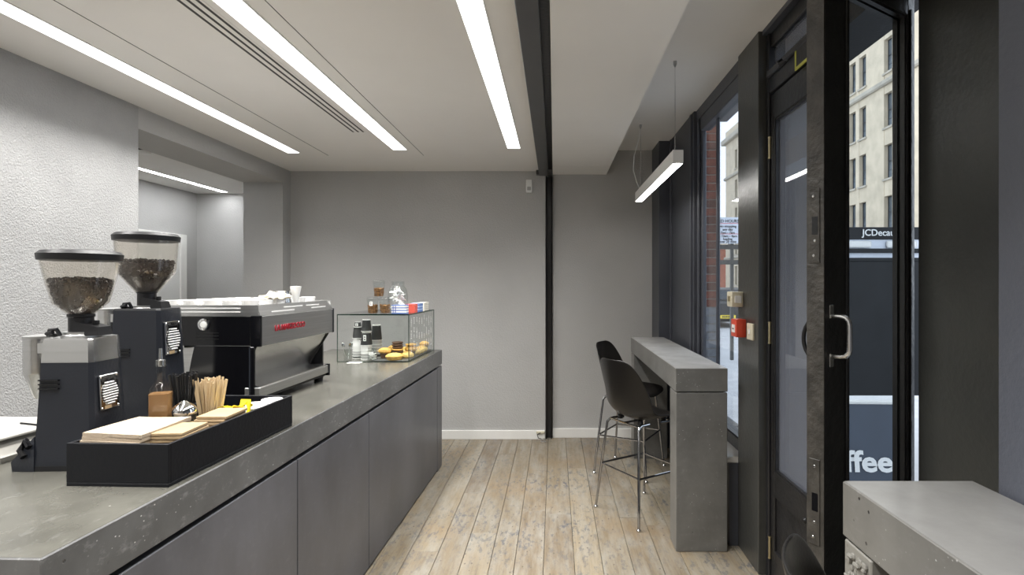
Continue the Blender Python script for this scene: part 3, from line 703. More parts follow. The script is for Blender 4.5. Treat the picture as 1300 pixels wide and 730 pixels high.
# scale at the far left behind the grinder
t = thing('weighing_scale', 'low pale grey scale with a thin plate, left of the nearest grinder', 'scale', (-1.835, 1.78, CT), R(-3))
m = MB(); m.loft([[(-.2, -.13, 0.0), (.17, -.13, 0.0), (.17, .13, 0), (-.2, .13, 0)], [(-.2, -.14, 0.02), (.18, -.14, 0.02), (.18, .14, .02), (-.2, .14, .02)], [(-.2, -.13, 0.045), (.13, -.13, 0.062), (.13, .13, .062), (-.2, .13, .045)]])
m.build('housing', 'scale_grey', t)
MB().box(-.2, -.14, .066, .16, .14, .074, bev=.002).build('weighing_plate', 'scale_grey', t)
MB().box(-.03, -.03, .058, .03, .03, .067).build('support', 'black_plastic', t)

# ------------------------------------------------------------------ espresso machine  (local: x = 0 is its customer side, y = 0 its near end)
em = thing('espresso_machine', 'brushed steel espresso machine with red lettering and black end panels', 'coffee machine', (-1.285, 2.38, CT), R(-1.8))
Lm = 0.715; Dm = 0.56
for xx in (-.05, -.50):
    for yy in (.05, Lm - .07): MB().lathe([(.022, 0), (.026, .03)], 16, (xx, yy, 0)).build('machine_foot', 'black_plastic', em)
MB().box(-Dm + .06, .02, .03, -.02, Lm - .03, .05).build('underside', 'black_plastic', em)
MB().box(-.075, .0, .045, -.005, Lm - .035, .088, bev=.003).build('lower_panel', 'brushed_steel', em)
MB().box(-.30, .01, .088, -.012, Lm - .04, .094).build('lower_shelf', 'mirror_steel', em)
MB().loft([[(-.13, .012, .094), (-.118, .012, .094), (-.118, Lm - .045, .094), (-.13, Lm - .045, .094)], [(-.032, .012, .275), (-.020, .012, .275), (-.020, Lm - .02, .275), (-.032, Lm - .02, .275)]]).build('sloping_panel', 'mirror_steel', em)
MB().box(-.03, .0, .270, .0, Lm, .402, bev=.002).build('badge_panel', 'brushed_steel', em)
lettering('red_lettering', 'LA MARZOCCO', .036, 'red_badge', em, (.0012, Lm * .35, .328), (R(90), 0, R(90)), extrude=.0012, sx=1.08, bold=.0014)
for yy, z0, z1, xa, xb in ((-.006, .268, .404, -.045, .002), (Lm - .002, .268, .404, -.045, .004), (-.006, .05, .268, -.045, -.028), (Lm - .045, .03, .095, -.07, .0)):
    MB().box(xa, yy, z0, xb, yy + .012, z1, bev=.002).build('black_edge', 'gloss_black', em)
MB().tube([(-.12, Lm - .035, .094), (-.02, Lm - .012, .27)], .006, 8).build('strut', 'gloss_black', em)
MB().box(-.052, -.004, .05, -.046, .004, .27).build('chrome_edge', 'chrome', em)
# near and far end panels
for yy, nm in ((0.0, 'end'), (Lm - .02, 'end')):
    MB().prism([(-.44, .272), (-.05, .272), (-.05, .400), (-.46, .400)], 'y', yy, yy + .018).build('upper_end_panel', 'gloss_black', em)
    pts = [(-.36, .052), (-.052, .052), (-.052, .27), (-.30, .27)] + [(-.30 - .05 * math.sin(R(a)) * .6, .27 - .20 * a / 90) for a in (15, 30, 45, 60, 75)] + [(-.36, .06)]
    MB().prism(pts, 'y', yy + .002, yy + .016).build('lower_end_panel', 'gloss_black', em)
MB().lathe([(.026, 0), (.026, .004), (.020, .006), (.019, .003), (0, .003)], 28, mtx=Matrix.Translation((-.255, -.001, .365)) @ Matrix.Rotation(R(90), 4, 'X')).build('round_dial', 'chrome', em)
MB().lathe([(.014, 0), (.013, .005), (0, .006)], 20, mtx=Matrix.Translation((-.255, -.003, .365)) @ Matrix.Rotation(R(90), 4, 'X')).build('dial_button', 'white_plastic', em)
for k in range(3): MB().box(-.29, -.002, .300 + k * .013, -.19, .001, .303 + k * .013).build('vent_slot', 'black_plastic', em)
MB().box(-.46, .004, .05, -.30, Lm - .03, .075, bev=.004).build('drip_tray', 'steel', em)
MB().box(-.48, .02, .25, -.36, Lm - .04, .272).build('group_housing', 'steel', em)
MB().box(-.42, .02, .10, -.30, .05, .26).build('rear_column', 'brushed_steel', em)
for yy in (.20, .48):
    g = MB().lathe([(.036, .175), (.040, .18), (.040, .25)], 20, (-.43, yy, 0)).build('group_head', 'chrome', em)
    MB().tube([(-.43, yy, .165), (-.50, yy, .16), (-.62, yy, .14)], .012, 10).build('portafilter', 'black_plastic', g)
MB().tube([(-.46, .06, .28), (-.49, .06, .22), (-.48, .06, .12)], .006, 8).build('steam_wand', 'chrome', em)
# cup tray
m = MB(); m.box(-Dm, .0, .402, -.004, Lm, .408)
m.build('cup_tray', 'brushed_steel', em)
rl = [((-Dm, .0), (-.012, .0)), ((-.012, .0), (-.012, Lm)), ((-Dm, Lm), (-.012, Lm)), ((-Dm, 0), (-Dm, Lm))]
MB().box(-Dm, -.003, .405, -.012, .001, .450).build('rail', 'brushed_steel', em)
MB().box(-Dm, Lm - .001, .405, -.012, Lm + .003, .450).build('rail', 'brushed_steel', em)
MB().loft([[(-.012, .0, .404), (-.002, .0, .404), (-.002, Lm, .404), (-.012, Lm, .404)], [(-.030, .008, .450), (-.026, .008, .450), (-.026, Lm - .02, .450), (-.030, Lm - .02, .450)]]).build('rail', 'brushed_steel', em)
MB().box(-Dm - .003, 0, .405, -Dm + .001, Lm, .450).build('rail', 'brushed_steel', em)
for za in (.418, .434): MB().box(-.44, -.0045, za, -.09, -.003, za + .005).build('rail_slot', 'white_plastic', em)
for ya, yb, za in ((.10, .30, .414), (.22, .40, .430), (.44, .58, .430), (.48, .64, .416)):
    f = (za + .0025 - .404) / .046
    MB().box(-.0035 - .024 * f, ya, za, -.0005 - .024 * f, yb, za + .005).build('rail_slot', 'white_plastic', em)
MB().tube([(-.026, .006, .404), (-.028, .008, .450)], .004, 6).build('corner_post', 'chrome', em)
# cups on top
cupm = MB().lathe([(.020, 0), (.026, .006), (.034, .045), (.037, .062), (.035, .062), (.031, .044), (.022, .008), (0, .008)], 20)
cupm.tube([(.034, 0, .048), (.050, 0, .046), (.052, 0, .028), (.030, 0, .018)], .004, 6)
cupm = cupm.mesh('espresso_cup', 'porcelain')
def on_machine(lx, ly, z): 
    v = Matrix.Rotation(R(-1.8), 3, 'Z') @ Vector((lx, ly, 0)); return (-1.285 + v.x, 2.38 + v.y, CT + z)
for i in range(6):
    for j in range(5):
        if j == 0 and i in (3,): continue
        if j <= 1 and i >= 3: continue
        o = meshobj('espresso_cup', cupm, None, on_machine(-.075 - .09 * j + rng.uniform(-.006, .006), .055 + .105 * i + rng.uniform(-.008, .008), .408), (0, 0, rng.uniform(0, 6)))
        tag(o, 'white espresso cup among the rows on top of the steel coffee machine', 'cup', 'white cups on the coffee machine')
for k, (ly, lab) in enumerate(((.49, 'white cup near the steel rail, left of the last cup on the coffee machine'), (.60, 'white cup at the far corner of the coffee machine top'))):
    tag(meshobj('espresso_cup', cupm, None, on_machine(-.085, ly, .408), (0, 0, 2.0 + k), (1, 1, 1.05)), lab, 'cup', 'white cups on the coffee machine')
t = thing('cleaning_cloth', 'crumpled cream cloth lying over the cups on the coffee machine', 'cloth', on_machine(-.09, .27, .472))
b = bmesh.new(); bmesh.ops.create_icosphere(b, subdivisions=3, radius=1); q = random.Random(2)
from mathutils import noise as mnoise
for v in b.verts:
    n = mnoise.noise(v.co * 2.3); v.co = Vector((v.co.x * .055, v.co.y * .09, max(-.1, v.co.z) * .03)) * (1 + .55 * n)
    v.co.z = max(v.co.z, 0)
mm = MB(); mm._merge(b); mm.build('folds', 'cream_cloth', t)
t = thing('milk_jug', 'small steel jug among the cups on top of the coffee machine', 'jug', on_machine(-.10, .37, .408))
m = MB(); m.lathe([(.034, 0), (.040, .01), (.038, .05), (.030, .085), (.033, .10), (.031, .10), (.028, .085), (.035, .05), (.036, .012), (0, .008)], 24); m.build('body', 'steel', t)
MB().tube([(-.03, 0, .09), (-.065, 0, .085), (-.068, 0, .04), (-.037, 0, .025)], .004, 6).build('handle', 'steel', t)
t = thing('coffee_tamper', 'white and steel tamper standing beside the jug on the coffee machine', 'tamper', on_machine(-.06, .415, .408))
MB().lathe([(.029, 0), (.029, .016), (.012, .024), (.011, .03)], 24).build('base', 'steel', t)
MB().lathe([(.011, .03), (.014, .05), (.026, .115), (.027, .122), (0, .124)], 24).build('handle', 'white_plastic', t)

# ------------------------------------------------------------------ black tray with sundries
TR = R(-2.2); TO = (-1.030, 1.450, CT)
def tw(lx, ly, z=0.012):
    v = Matrix.Rotation(TR, 3, 'Z') @ Vector((lx, ly, 0)); return (TO[0] + v.x, TO[1] + v.y, CT + z)
t = thing('condiment_tray', 'open black box tray on the counter holding napkins and stirrers', 'tray', TO, TR)
Wt, Lt, Ht = .283, .635, .116
MB().box(-Wt, 0, 0, 0, Lt, .010, bev=.001).build('bottom', 'tray_black', t)
MB().box(-Wt, 0, .010, 0, .009, Ht, bev=.001).build('side', 'tray_black', t); MB().box(-Wt, Lt - .009, .010, 0, Lt, Ht, bev=.001).build('side', 'tray_black', t)
MB().box(-.009, .009, .010, 0, Lt - .009, Ht, bev=.001).build('side', 'tray_black', t); MB().box(-Wt, .009, .010, -Wt + .009, Lt - .009, Ht, bev=.001).build('side', 'tray_black', t)
# napkins
def sheet(w, l, h, seed, wav=.004):
    b = bmesh.new(); q = random.Random(seed); n = 8; ph = q.uniform(0, 6)
    tp = [[b.verts.new((-w / 2 + w * i / n, -l / 2 + l * j / n, h + wav * math.sin(ph + 3.2 * i / n + 2.0 * j / n) * (0.4 + 0.6 * abs(i / n - .5)))) for j in range(n + 1)] for i in range(n + 1)]
    bt = [[b.verts.new((v.co.x, v.co.y, v.co.z - h)) for v in r] for r in tp]
    for i in range(n):
        for j in range(n):
            b.faces.new((tp[i][j], tp[i + 1][j], tp[i + 1][j + 1], tp[i][j + 1])); b.faces.new((bt[i][j], bt[i][j + 1], bt[i + 1][j + 1], bt[i + 1][j]))
    for i in range(n):
        b.faces.new((tp[i][0], bt[i][0], bt[i + 1][0], tp[i + 1][0])); b.faces.new((tp[i][n], tp[i + 1][n], bt[i + 1][n], bt[i][n]))
        b.faces.new((tp[0][i], tp[0][i + 1], bt[0][i + 1], bt[0][i])); b.faces.new((tp[n][i], bt[n][i], bt[n][i + 1], tp[n][i + 1]))
    mm = MB(); mm._merge(b); return mm
nm = sheet(.165, .195, .0098, 4).mesh('paper_napkin', 'napkin_paper')
z = .012
for k in range(12):
    o = meshobj('paper_napkin', nm, None, tw(-.180 + rng.uniform(-.004, .004), .122 + rng.uniform(-.004, .004), z), (0, 0, TR + rng.uniform(-.03, .03))); z += .0103
    tag(o, 'top brown paper napkin of the pile in the black tray' if k == 11 else 'brown paper napkin under the top one of the pile in the black tray', 'napkin', 'brown paper napkins')
slv = MB().box(-.047, -.062, 0, .047, .062, .0078, bev=.001).mesh('cup_sleeve', 'kraft')
for (lx, ly, rot, nn, base, lab) in ((-.062, .125, 6, 8, .012, 'near'), (-.062, .312, 4, 8, .012, 'far')):
    z = base + .0
    for k in range(nn + 4):
        o = meshobj('cup_sleeve', slv, None, tw(lx + rng.uniform(-.003, .003), ly + rng.uniform(-.003, .003), z), (0, 0, TR + R(rot) + rng.uniform(-.03, .03))); z += .0098
        if lab == 'near': l = 'top kraft cup sleeve of the pile beside the napkins' if k == nn + 3 else 'kraft cup sleeve under the top one beside the napkins'
        else: l = 'top kraft cup sleeve of the pile in front of the wooden stirrers' if k == nn + 3 else 'kraft cup sleeve under the top one in front of the stirrers'
        tag(o, l, 'cup sleeve', 'kraft cup sleeves in the tray')
# oil bottle
t = thing('syrup_bottle', 'square glass bottle of amber syrup with a steel pour spout', 'bottle', tw(-.245, .285), R(20))
def sq(h, z, r=.012):
    pts = []
    for cx, cy, a0 in ((h - r, h - r, 0), (-h + r, h - r, 90), (-h + r, -h + r, 180), (h - r, -h + r, 270)):
        for a in (0, 45, 90): pts.append((cx + r * math.cos(R(a0 + a)), cy + r * math.sin(R(a0 + a)), z))
    return pts
MB().loft([sq(.029, 0), sq(.031, .004), sq(.031, .178), sq(.029, .195, .016), sq(.020, .215, .019), sq(.0145, .230, .0144), sq(.0135, .268, .0134), sq(.0175, .271, .0174), sq(.0175, .284, .0174)]).build('glass', 'clear_glass', t)
MB().loft([sq(.0285, .006), sq(.0285, .182)]).build('syrup', 'oil', t)
MB().lathe([(.012, .268), (.013, .288), (.0055, .290), (.0045, .325), (0, .325)], 14).build('pour_spout', 'steel', t)
# sugar jar
t = thing('sugar_jar', 'glass sugar jar with a domed chrome lid', 'jar', tw(-.168, .285))
MB().lathe([(.030, 0), (.034, .004), (.034, .110), (.031, .120)], 28).build('glass', 'clear_glass', t)
MB().lathe([(0, .004), (.031, .004), (.031, .085), (0, .090)], 24).build('sugar', 'sugar', t)
MB().lathe([(.035, .116), (.036, .130), (.030, .140), (.014, .152), (.006, .158), (0, .158)], 28).build('lid', 'chrome', t)
# straws and stirrers
t = thing('straw_glass', 'small glass holding the short black straws', 'glass', tw(-.240, .392))
MB().lathe([(.034, 0), (.036, .11), (.034, .11), (.031, .005), (0, .005)], 24).build('glass', 'clear_glass', t)
sm = MB().tube([(0, 0, 0), (0, 0, .215)], .0032, 6).mesh('black_straw', 'black_plastic')
for k in range(34):
    a = rng.uniform(0, 6.28); r0 = .024 * math.sqrt(rng.random()); tl = .16 * r0 / .024
    o = meshobj('black_straw', sm, None, tw(-.240 + r0 * .7 * math.cos(a), .392 + r0 * .7 * math.sin(a), .020 + rng.uniform(0, .012)), (-tl * math.sin(a), tl * math.cos(a), 0))
    tag(o, 'thin black straw in the bunch behind the sugar jar', 'straw', 'black straws')
t = thing('stirrer_glass', 'clear tumbler holding the wooden stirrers', 'glass', tw(-.162, .405))
MB().lathe([(.036, 0), (.040, .10), (.038, .10), (.033, .005), (0, .005)], 24).build('glass', 'clear_glass', t)
sm = MB().box(-.0032, -.0012, 0, .0032, .0012, .192).mesh('wooden_stirrer', 'stirrer_wood', False)
for k in range(58):
    a = rng.uniform(0, 6.28); r0 = .029 * math.sqrt(rng.random()); tl = .17 * r0 / .029
    o = meshobj('wooden_stirrer', sm, None, tw(-.162 + r0 * .75 * math.cos(a), .405 + r0 * .75 * math.sin(a), .020 + rng.uniform(0, .014)), (-tl * math.sin(a), tl * math.cos(a), rng.uniform(0, 3)))
    tag(o, 'flat wooden coffee stirrer in the bunch in the tray', 'stirrer', 'wooden stirrers')
# yellow sachets
pk = MB().loft([[(-.018, -.0005, 0), (.018, -.0005, 0), (.018, .0005, 0), (-.018, .0005, 0)], [(-.018, -.004, .012), (.018, -.004, .012), (.018, .004, .012), (-.018, .004, .012)], [(-.018, -.004, .052), (.018, -.004, .052), (.018, .004, .052), (-.018, .004, .052)], [(-.018, -.0005, .066), (.018, -.0005, .066), (.018, .0005, .066), (-.018, .0005, .066)]]).mesh('sachet', 'yellow_paper', False)
def sachet(lx, ly, z, rot, lab):
    t = thing('sweetener_sachet', lab, 'sachet', tw(lx, ly, z), 0, 'yellow sachets'); t.rotation_euler = rot
    meshobj('packet', pk, t)
    MB().lathe([(.010, 0), (.010, .0006)], 20, mtx=Matrix.Translation((0, -.0042, .033)) @ Matrix.Rotation(R(90), 4, 'X'), sy=1.7).build('printed_oval', 'white_ink', t)
    m = MB()
    for k in range(5): m.box(-.003, -.0056, .021 + k * .0055, .003 - .002 * (k % 2), -.0048, .024 + k * .0055)
    m.build('print', 'blue_print', t)
t = thing('sachet_cup', 'low clear cup under the yellow sachets', 'cup', tw(-.078, .428))
MB().lathe([(.036, 0), (.042, .062), (.040, .062), (.033, .004), (0, .004)], 24).build('cup', 'clear_glass', t)
sachet(-.058, .425, .078, (R(-8), 0, R(-6)), 'upright yellow sachet with a white oval beside the stirrers')
sachet(-.092, .415, .100, (R(60), R(20), R(40)), 'yellow sachet lying flat, leftmost beside the stirrers')
sachet(-.085, .440, .105, (R(70), R(-15), R(-30)), 'yellow sachet lying flat behind the upright one')
sachet(-.100, .428, .092, (R(50), R(30), R(80)), 'crumpled yellow sachet low against the stirrers')
# lids
lidm = MB().lathe([(.041, 0), (.043, .002), (.043, .006), (.038, .008), (.036, .014), (.034, .014), (0, .012)], 28).mesh('cup_lid', 'paper_white')
for (lx, ly, n, lab) in ((-.078, .510, 7, 'left'), (-.054, .590, 7, 'right')):
    for k in range(n):
        top = k == n - 1
        o = meshobj('takeaway_lid', lidm, None, tw(lx, ly, .012 + k * .0142), (0, 0, 0))
        tag(o, ('top' if top else 'lower') + (' white cup lid of the taller pile at the far end of the tray' if lab == 'left' else ' white cup lid of the pile in the far corner of the tray'), 'lid', 'white cup lids')

# ------------------------------------------------------------------ glass display case   local x: -0.5..0, y: 0..0.70
GO = (-1.008, 3.76, CT)
def gw(lx, ly, z=0.0):
    v = Matrix.Rotation(CR, 3, 'Z') @ Vector((lx, ly, 0)); return (GO[0] + v.x, GO[1] + v.y, CT + z)
gc = thing('display_case', 'frameless glass display case at the far end of the counter', 'display case', GO, CR)
Dg, Lg, Hg, g = .50, .70, .333, .008
MB().box(-g, g, 0.001, 0, Lg, Hg - g).build('front_pane', 'case_glass', gc, smooth=False)
MB().box(-Dg, 0, 0.001, -g * 0, g, Hg - g).build('end_pane', 'case_glass', gc, smooth=False)
MB().box(-Dg, Lg - g, 0.001, -g, Lg, Hg - g).build('end_pane', 'case_glass', gc, smooth=False)
MB().box(-Dg, 0, Hg - g, 0, Lg, Hg).build('top_pane', 'case_glass', gc, smooth=False)
m = MB(); e = .0022
m.box(-e, -e, 0, e, e, Hg); m.box(-e, Lg - e, 0, e, Lg + e, Hg); m.box(-Dg, -e, Hg - g, 0, e, Hg); m.box(-e, 0, Hg - g, e, Lg, Hg); m.box(-Dg, Lg - e, Hg - g, 0, Lg + e, Hg)
m.box(-Dg, -e, 0, 0, e, .005); m.box(-e, 0, 0, e, Lg, .005); m.box(-Dg - e, -e, 0, -Dg + e, e, Hg)
m.build('polished_edge', 'green_edge', gc, smooth=False)
m = MB(); q = random.Random(8)
for cidx in range(9):
    yy = .06 + cidx * .068; zt = .30 - q.uniform(0, .03)
    while zt > .05:
        n = q.randint(2, 6)
        for k in range(n):
            w = q.uniform(.008, .022); m.box(.0004, yy - w / 2, zt, .0010, yy + w / 2, zt + q.uniform(.003, .006)); 
            if q.random() < .7: m.box(.0004, yy - w / 2, zt, .0010, yy - w / 2 + .003, zt + .008)
            zt -= .0125
            if zt < .05: break
        zt -= q.uniform(.01, .06)
tag(m.build('white_pen_writing', 'white_ink', gc, smooth=False), kind='stuff')
# boards under the cakes
t = thing('slate_board', 'flat dark serving board under the cakes in the glass case', 'board', gw(-.14, .36, .001), CR)
MB().box(-.125, -.33, 0, .125, .32, .008, bev=.002).build('board', 'slate', t)
def cake(name, lab, lx, ly, z, parts, cat):
    t = thing(name, lab, cat, gw(lx, ly, z), rng.uniform(0, 6))
    for nm_, prof, mt in parts:
        b = bmesh.new(); bmesh.ops.create_cube(b, size=0.001); b.free()
        MB().lathe(prof, 20).build(nm_, mt, t)
    return t
def muffin(lab, lx, ly, z=0.009): return cake('muffin', lab, lx, ly, z, [('case', [(.026, 0), (.036, .045), (0, .045)], 'bake_choc'), ('crown', [(.040, .040), (.046, .050), (.042, .064), (.025, .074), (0, .076)], 'bake_gold')], 'muffin')
muffin('chocolate-cased muffin, leftmost behind the yellow pie', -.215, .14); muffin('golden muffin on the cookie pile side, behind the pie', -.062, .262); muffin('muffin at the back of the glass case behind the cookies', -.20, .30)
def cookie(lab, lx, ly, z, mt='bake_choc'): return cake('cookie', lab, lx, ly, z, [('biscuit', [(0, 0), (.036, .001), (.041, .007), (.038, .013), (.02, .016), (0, .016)], mt)], 'cookie')
z = .009
for k in range(7):
    cookie('topmost dark cookie of the tall stack in the glass case' if k == 6 else ['lowest', 'second', 'third', 'fourth', 'fifth', 'sixth'][k] + ' cookie up from the board in the tall stack', -.140 + rng.uniform(-.006, .006), .195 + rng.uniform(-.006, .006), z, 'bake_gold' if k in (1, 3) else 'bake_choc'); z += .0165
cookie('golden cookie lying on the muffin beside the cookie stack', -.062, .262, .086, 'bake_gold')
t = thing('fruit_pie', 'round yellow glazed pie at the front corner of the glass case', 'pie', gw(-.125, .075, .009), 0)
MB().lathe([(0, 0), (.050, 0), (.060, .018), (.062, .026), (.055, .032), (0, .030)], 28).build('crust', 'bake_gold', t)
MB().lathe([(.052, .030), (.045, .040), (.02, .046), (0, .047)], 28).build('filling', 'bake_yellow', t)
k = 0
for yy in (.168, .362, .455, .548, .0):
    if yy == 0: continue
    for xx in (-.056, -.155 if yy > .3 else None):
        if xx is None: continue
        t = cake('bun', 'flat golden bun behind the written glass, %s' % ['nearest to the pie', 'second from the pie along the glass', 'third from the pie along the glass', 'in the back row near the middle', 'fourth from the pie along the glass', 'in the back row past the middle', 'farthest along the glass', 'farthest in the back row'][k], xx, yy + (.0 if yy > .2 else .0), .009, [('dough', [(0, 0), (.035, 0), (.044, .012), (.042, .026), (.03, .038), (0, .042)], 'bake_yellow'), ('glaze', [(.030, .038), (.02, .044), (0, .046)], 'bake_gold')], 'bun'); k += 1
cake('cupcake', 'brown cupcake at the far right end of the glass case', -.065, .648, .001, [('case', [(.024, 0), (.034, .05), (0, .05)], 'plate_brown'), ('top', [(.038, .046), (.04, .06), (.02, .075), (0, .078)], 'bake_gold')], 'cupcake')

# paper cups inside the case, stacked upside down
def pcup(lab, lx, ly, z, h, r0, mat, rim='paper_white', label=False):
    t = thing('paper_cup', lab, 'cup', gw(lx, ly, z), 0, 'stacked paper cups in the glass case')
    MB().lathe([(r0, .003), (r0 * .76, h), (r0 * .74, h - .002), (0, h - .004)], 24).build('wall', mat, t)
    MB().lathe([(r0 + .0015, 0), (r0 + .0015, .004), (r0 - .002, .004), (r0 - .002, 0), (r0 + .0015, 0)], 24).build('rim', rim, t)
    MB().lathe([(r0 * .775, h - .006), (r0 * .77, h + .0005), (r0 * .72, h + .0005), (r0 * .72, h - .003)], 24).build('base_rim', 'paper_white', t)
    if label:
        lb = MB().box(-.010, -r0 * .93, h * .35, .010, -r0 * .86, h * .80).build('label', 'paper_white', t)
        MB().box(-.004, -r0 * .935, h * .42, .004, -r0 * .93, h * .52).build('print', 'black_ink', lb); MB().box(-.004, -r0 * .935, h * .60, .004, -r0 * .93, h * .70).build('print', 'black_ink', lb)
def stack(lx, ly, rows, where):
    z = .001
    for i, (mat, h, r0, up, lb) in enumerate(rows):
        colr = {'paper_black': 'black', 'paper_white': 'white', 'paper_grey': 'grey'}[mat]
        pcup('%s paper cup, %s of the %s stack in the glass case' % (colr, ['lowest', 'second up', 'third up', 'fourth up', 'fifth up', 'sixth up', 'seventh up'][i], where), lx, ly, z, h, r0, mat, label=lb); z += up
B, Wp, Gy = 'paper_black', 'paper_white', 'paper_grey'
stack(-.435, .20, [(B, .075, .036, .015, 0), (Gy, .085, .036, .022, 0), (Gy, .085, .036, .014, 0), (Wp, .085, .036, .018, 0), (Wp, .085, .036, .018, 0), (Wp, .085, .036, .058, 0), (B, .085, .036, .0, 0)], 'leftmost')
pcup('small black paper cup with a white label on top of the leftmost stack', -.435, .20, .263, .040, .026, B, label=True) if False else None
pcup('small black paper cup with a white label on top of the leftmost stack', -.435, .20, .220, .045, .026, B, label=True)
stack(-.352, .15, [(Gy, .085, .038, .020, 0), (Gy, .085, .038, .020, 0), (Wp, .085, .038, .022, 0), (Wp, .085, .038, .022, 0), (Wp, .085, .038, .016, 0), (B, .095, .041, .100, True), (B, .085, .036, 0, 0)], 'middle')
stack(-.318, .26, [(B, .085, .038, .025, 0), (Gy, .085, .038, .020, 0), (Gy, .085, .038, .025, 0), (Gy, .085, .038, .025, 0), (Gy, .085, .038, .030, 0), (B, .115, .039, .0, 0)], 'rightmost')
# glasses and card by the near glass pane
t = thing('spoon_glass', 'glass tumbler holding teaspoons at the open side of the glass case', 'glass', gw(-.445, .045, .001))
MB().lathe([(.024, 0), (.030, .085), (.028, .085), (.022, .006), (0, .006)], 20).build('glass', 'clear_glass', t)
spm = MB(); spm.tube([(0, 0, .01), (0, 0, .10)], .0022, 6); spm.blob((0, 0, .112), .011, .003, .018, seg=10, rings=6); spm = spm.mesh('teaspoon', 'steel')
for k, (a, tl, lab) in enumerate(((0, .22, 'steel teaspoon leaning right in the tumbler'), (3.1, .28, 'steel teaspoon leaning left in the tumbler'), (4.5, .18, 'steel teaspoon leaning towards the near glass pane in the tumbler'))):
    tag(meshobj('teaspoon', spm, None, gw(-.445, .045, .006), (-tl * math.sin(a), tl * math.cos(a), .6 * k)), lab, 'spoon', 'teaspoons in the tumbler')
t = thing('sample_jar', 'small clear jar with a printed label in front of the middle cup stack', 'jar', gw(-.275, .060, .001))
MB().lathe([(.030, 0), (.033, .004), (.033, .075), (.029, .082), (.031, .092), (.029, .092), (.030, .075), (.030, .006), (0, .006)], 24).build('glass', 'clear_glass', t)
MB().box(-.016, -.0345, .045, .018, -.033, .068).build('label', 'paper_white', t)
m = MB(); q = random.Random(3)
for k in range(24): m.blob((q.uniform(-.02, .02), q.uniform(-.02, .02), .01 + q.uniform(0, .04)), .007, .007, .006)
tag(m.build('sweets', 'porcelain', t), kind='stuff')
t = thing('price_card', 'white card lying flat on the worktop by the spoon tumbler', 'card', gw(-.365, -.035, .0008), CR)
MB().box(-.045, -.028, 0, .045, .028, .0016).build('card', 'paper_white', t)

# things standing on the case
def oncase(lx, ly): return gw(lx, ly, Hg + .0005)
def granola_cup(lab, loc, seed):
    t = thing('granola_cup', lab, 'cup', loc, 0, 'clear cups of granola'); t.scale = (1.12, 1.12, 1.12); q = random.Random(seed)
    MB().lathe([(.028, 0), (.036, .090), (.034, .090), (.026, .003), (0, .003)], 24).build('cup', 'clear_glass', t)
    MB().lathe([(.038, .088), (.039, .094), (.034, .097), (.032, .104), (0, .105), (0, .103), (.030, .102), (.033, .095)], 24).build('lid', 'clear_glass', t)
    m = MB(); m.lathe([(0, .004), (.024, .004), (.028, .052), (0, .056)], 16)
    for k in range(150):
        a = q.uniform(0, 6.28); z = .006 + q.random() * .052; r0 = (.0255 + .0065 * z / .09) * (1 if q.random() < .75 else q.random()); m.blob((r0 * math.cos(a), r0 * math.sin(a), z), .0042, .003, .0028, seg=5, rings=3)
    tag(m.build('granola', 'granola', t, smooth=False), kind='stuff')
    return t
a = granola_cup('clear lidded cup of granola, left one standing on the glass case', oncase(-.275, .065), 1)
lb = MB().box(-.008, -.0365, .050, .010, -.0335, .076).build('label', 'paper_white', a); MB().box(-.003, -.037, .056, .003, -.0365, .061).build('print', 'black_ink', lb); MB().box(-.003, -.037, .066, .003, -.0365, .071).build('print', 'black_ink', lb)
granola_cup('clear lidded cup of granola, right one standing on the glass case', oncase(-.190, .070), 2)
granola_cup('clear lidded cup of granola stacked on top of the other two', (lambda v: (v[0], v[1], v[2] + .118))(oncase(-.232, .068)), 3)
jl = oncase(-.145, .22)
t = thing('glass_jar', 'open round-shouldered glass jar full of white wrapped sweets', 'jar', jl); t.scale = (1.12, 1.12, 1.25)
MB().lathe([(.050, 0), (.058, .006), (.064, .05), (.064, .10), (.056, .135), (.040, .155), (.038, .165), (.042, .168), (.042, .182), (.039, .182), (.036, .165), (.038, .154), (.053, .134), (.061, .10), (.061, .05), (.055, .009), (0, .008)], 32).build('glass', 'clear_glass', t)
wm = MB(); wm.blob((0, 0, 0), .020, .014, .010, seg=10, rings=6); wm.box(-.032, -.009, -.002, -.018, .009, .002); wm.box(.018, -.009, -.002, .032, .009, .002); wm = wm.mesh('wrapped_sweet', 'paper_white')
q = random.Random(9)
for k in range(26):
    a_ = q.uniform(0, 6.28); r0 = q.choice((.010, .030, .030)); 
    o = meshobj('wrapped_sweet', wm, None, (jl[0] + r0 * math.cos(a_), jl[1] + r0 * math.sin(a_), jl[2] + .022 + .0056 * k), (q.uniform(-.8, .8), q.uniform(-.8, .8), q.uniform(0, 6)))
    tag(o, 'white wrapped sweet inside the round glass jar', 'sweet', 'wrapped sweets in the jar')
for (lx, ly, w, l, h, mt, lab, rz) in ((-.092, .10, .105, .060, .060, 'box_blue_stripe', 'white carton with blue stripes beside the granola cups', 0), (-.040, .215, .060, .075, .062, 'box_red_dot', 'red carton with pale dots on the glass case', 0), (-.040, .345, .060, .110, .066, 'box_blue', 'light blue striped carton between the red and dotted ones', 0), (-.040, .505, .060, .130, .064, 'box_dot', 'cream carton with black dots at the far end of the glass case', 0)):
    t = thing('patterned_carton', lab, 'carton', oncase(lx, ly), CR, 'patterned cartons on the glass case')
    MB().box(-w / 2, -l / 2, 0, w / 2, l / 2, h * .93, bev=.001).build('body', mt, t)
    MB().box(-w / 2 - .001, -l / 2 - .001, h * .93, w / 2 + .001, l / 2 + .001, h, bev=.001).build('lid', mt, t)
    if mt == 'box_blue_stripe':
        for dx in (-.040, -.024): MB().box(dx - .003, -l / 2 - .001, 0.004, dx + .003, -l / 2, h * .9).build('printed_band', 'blue_print', t)

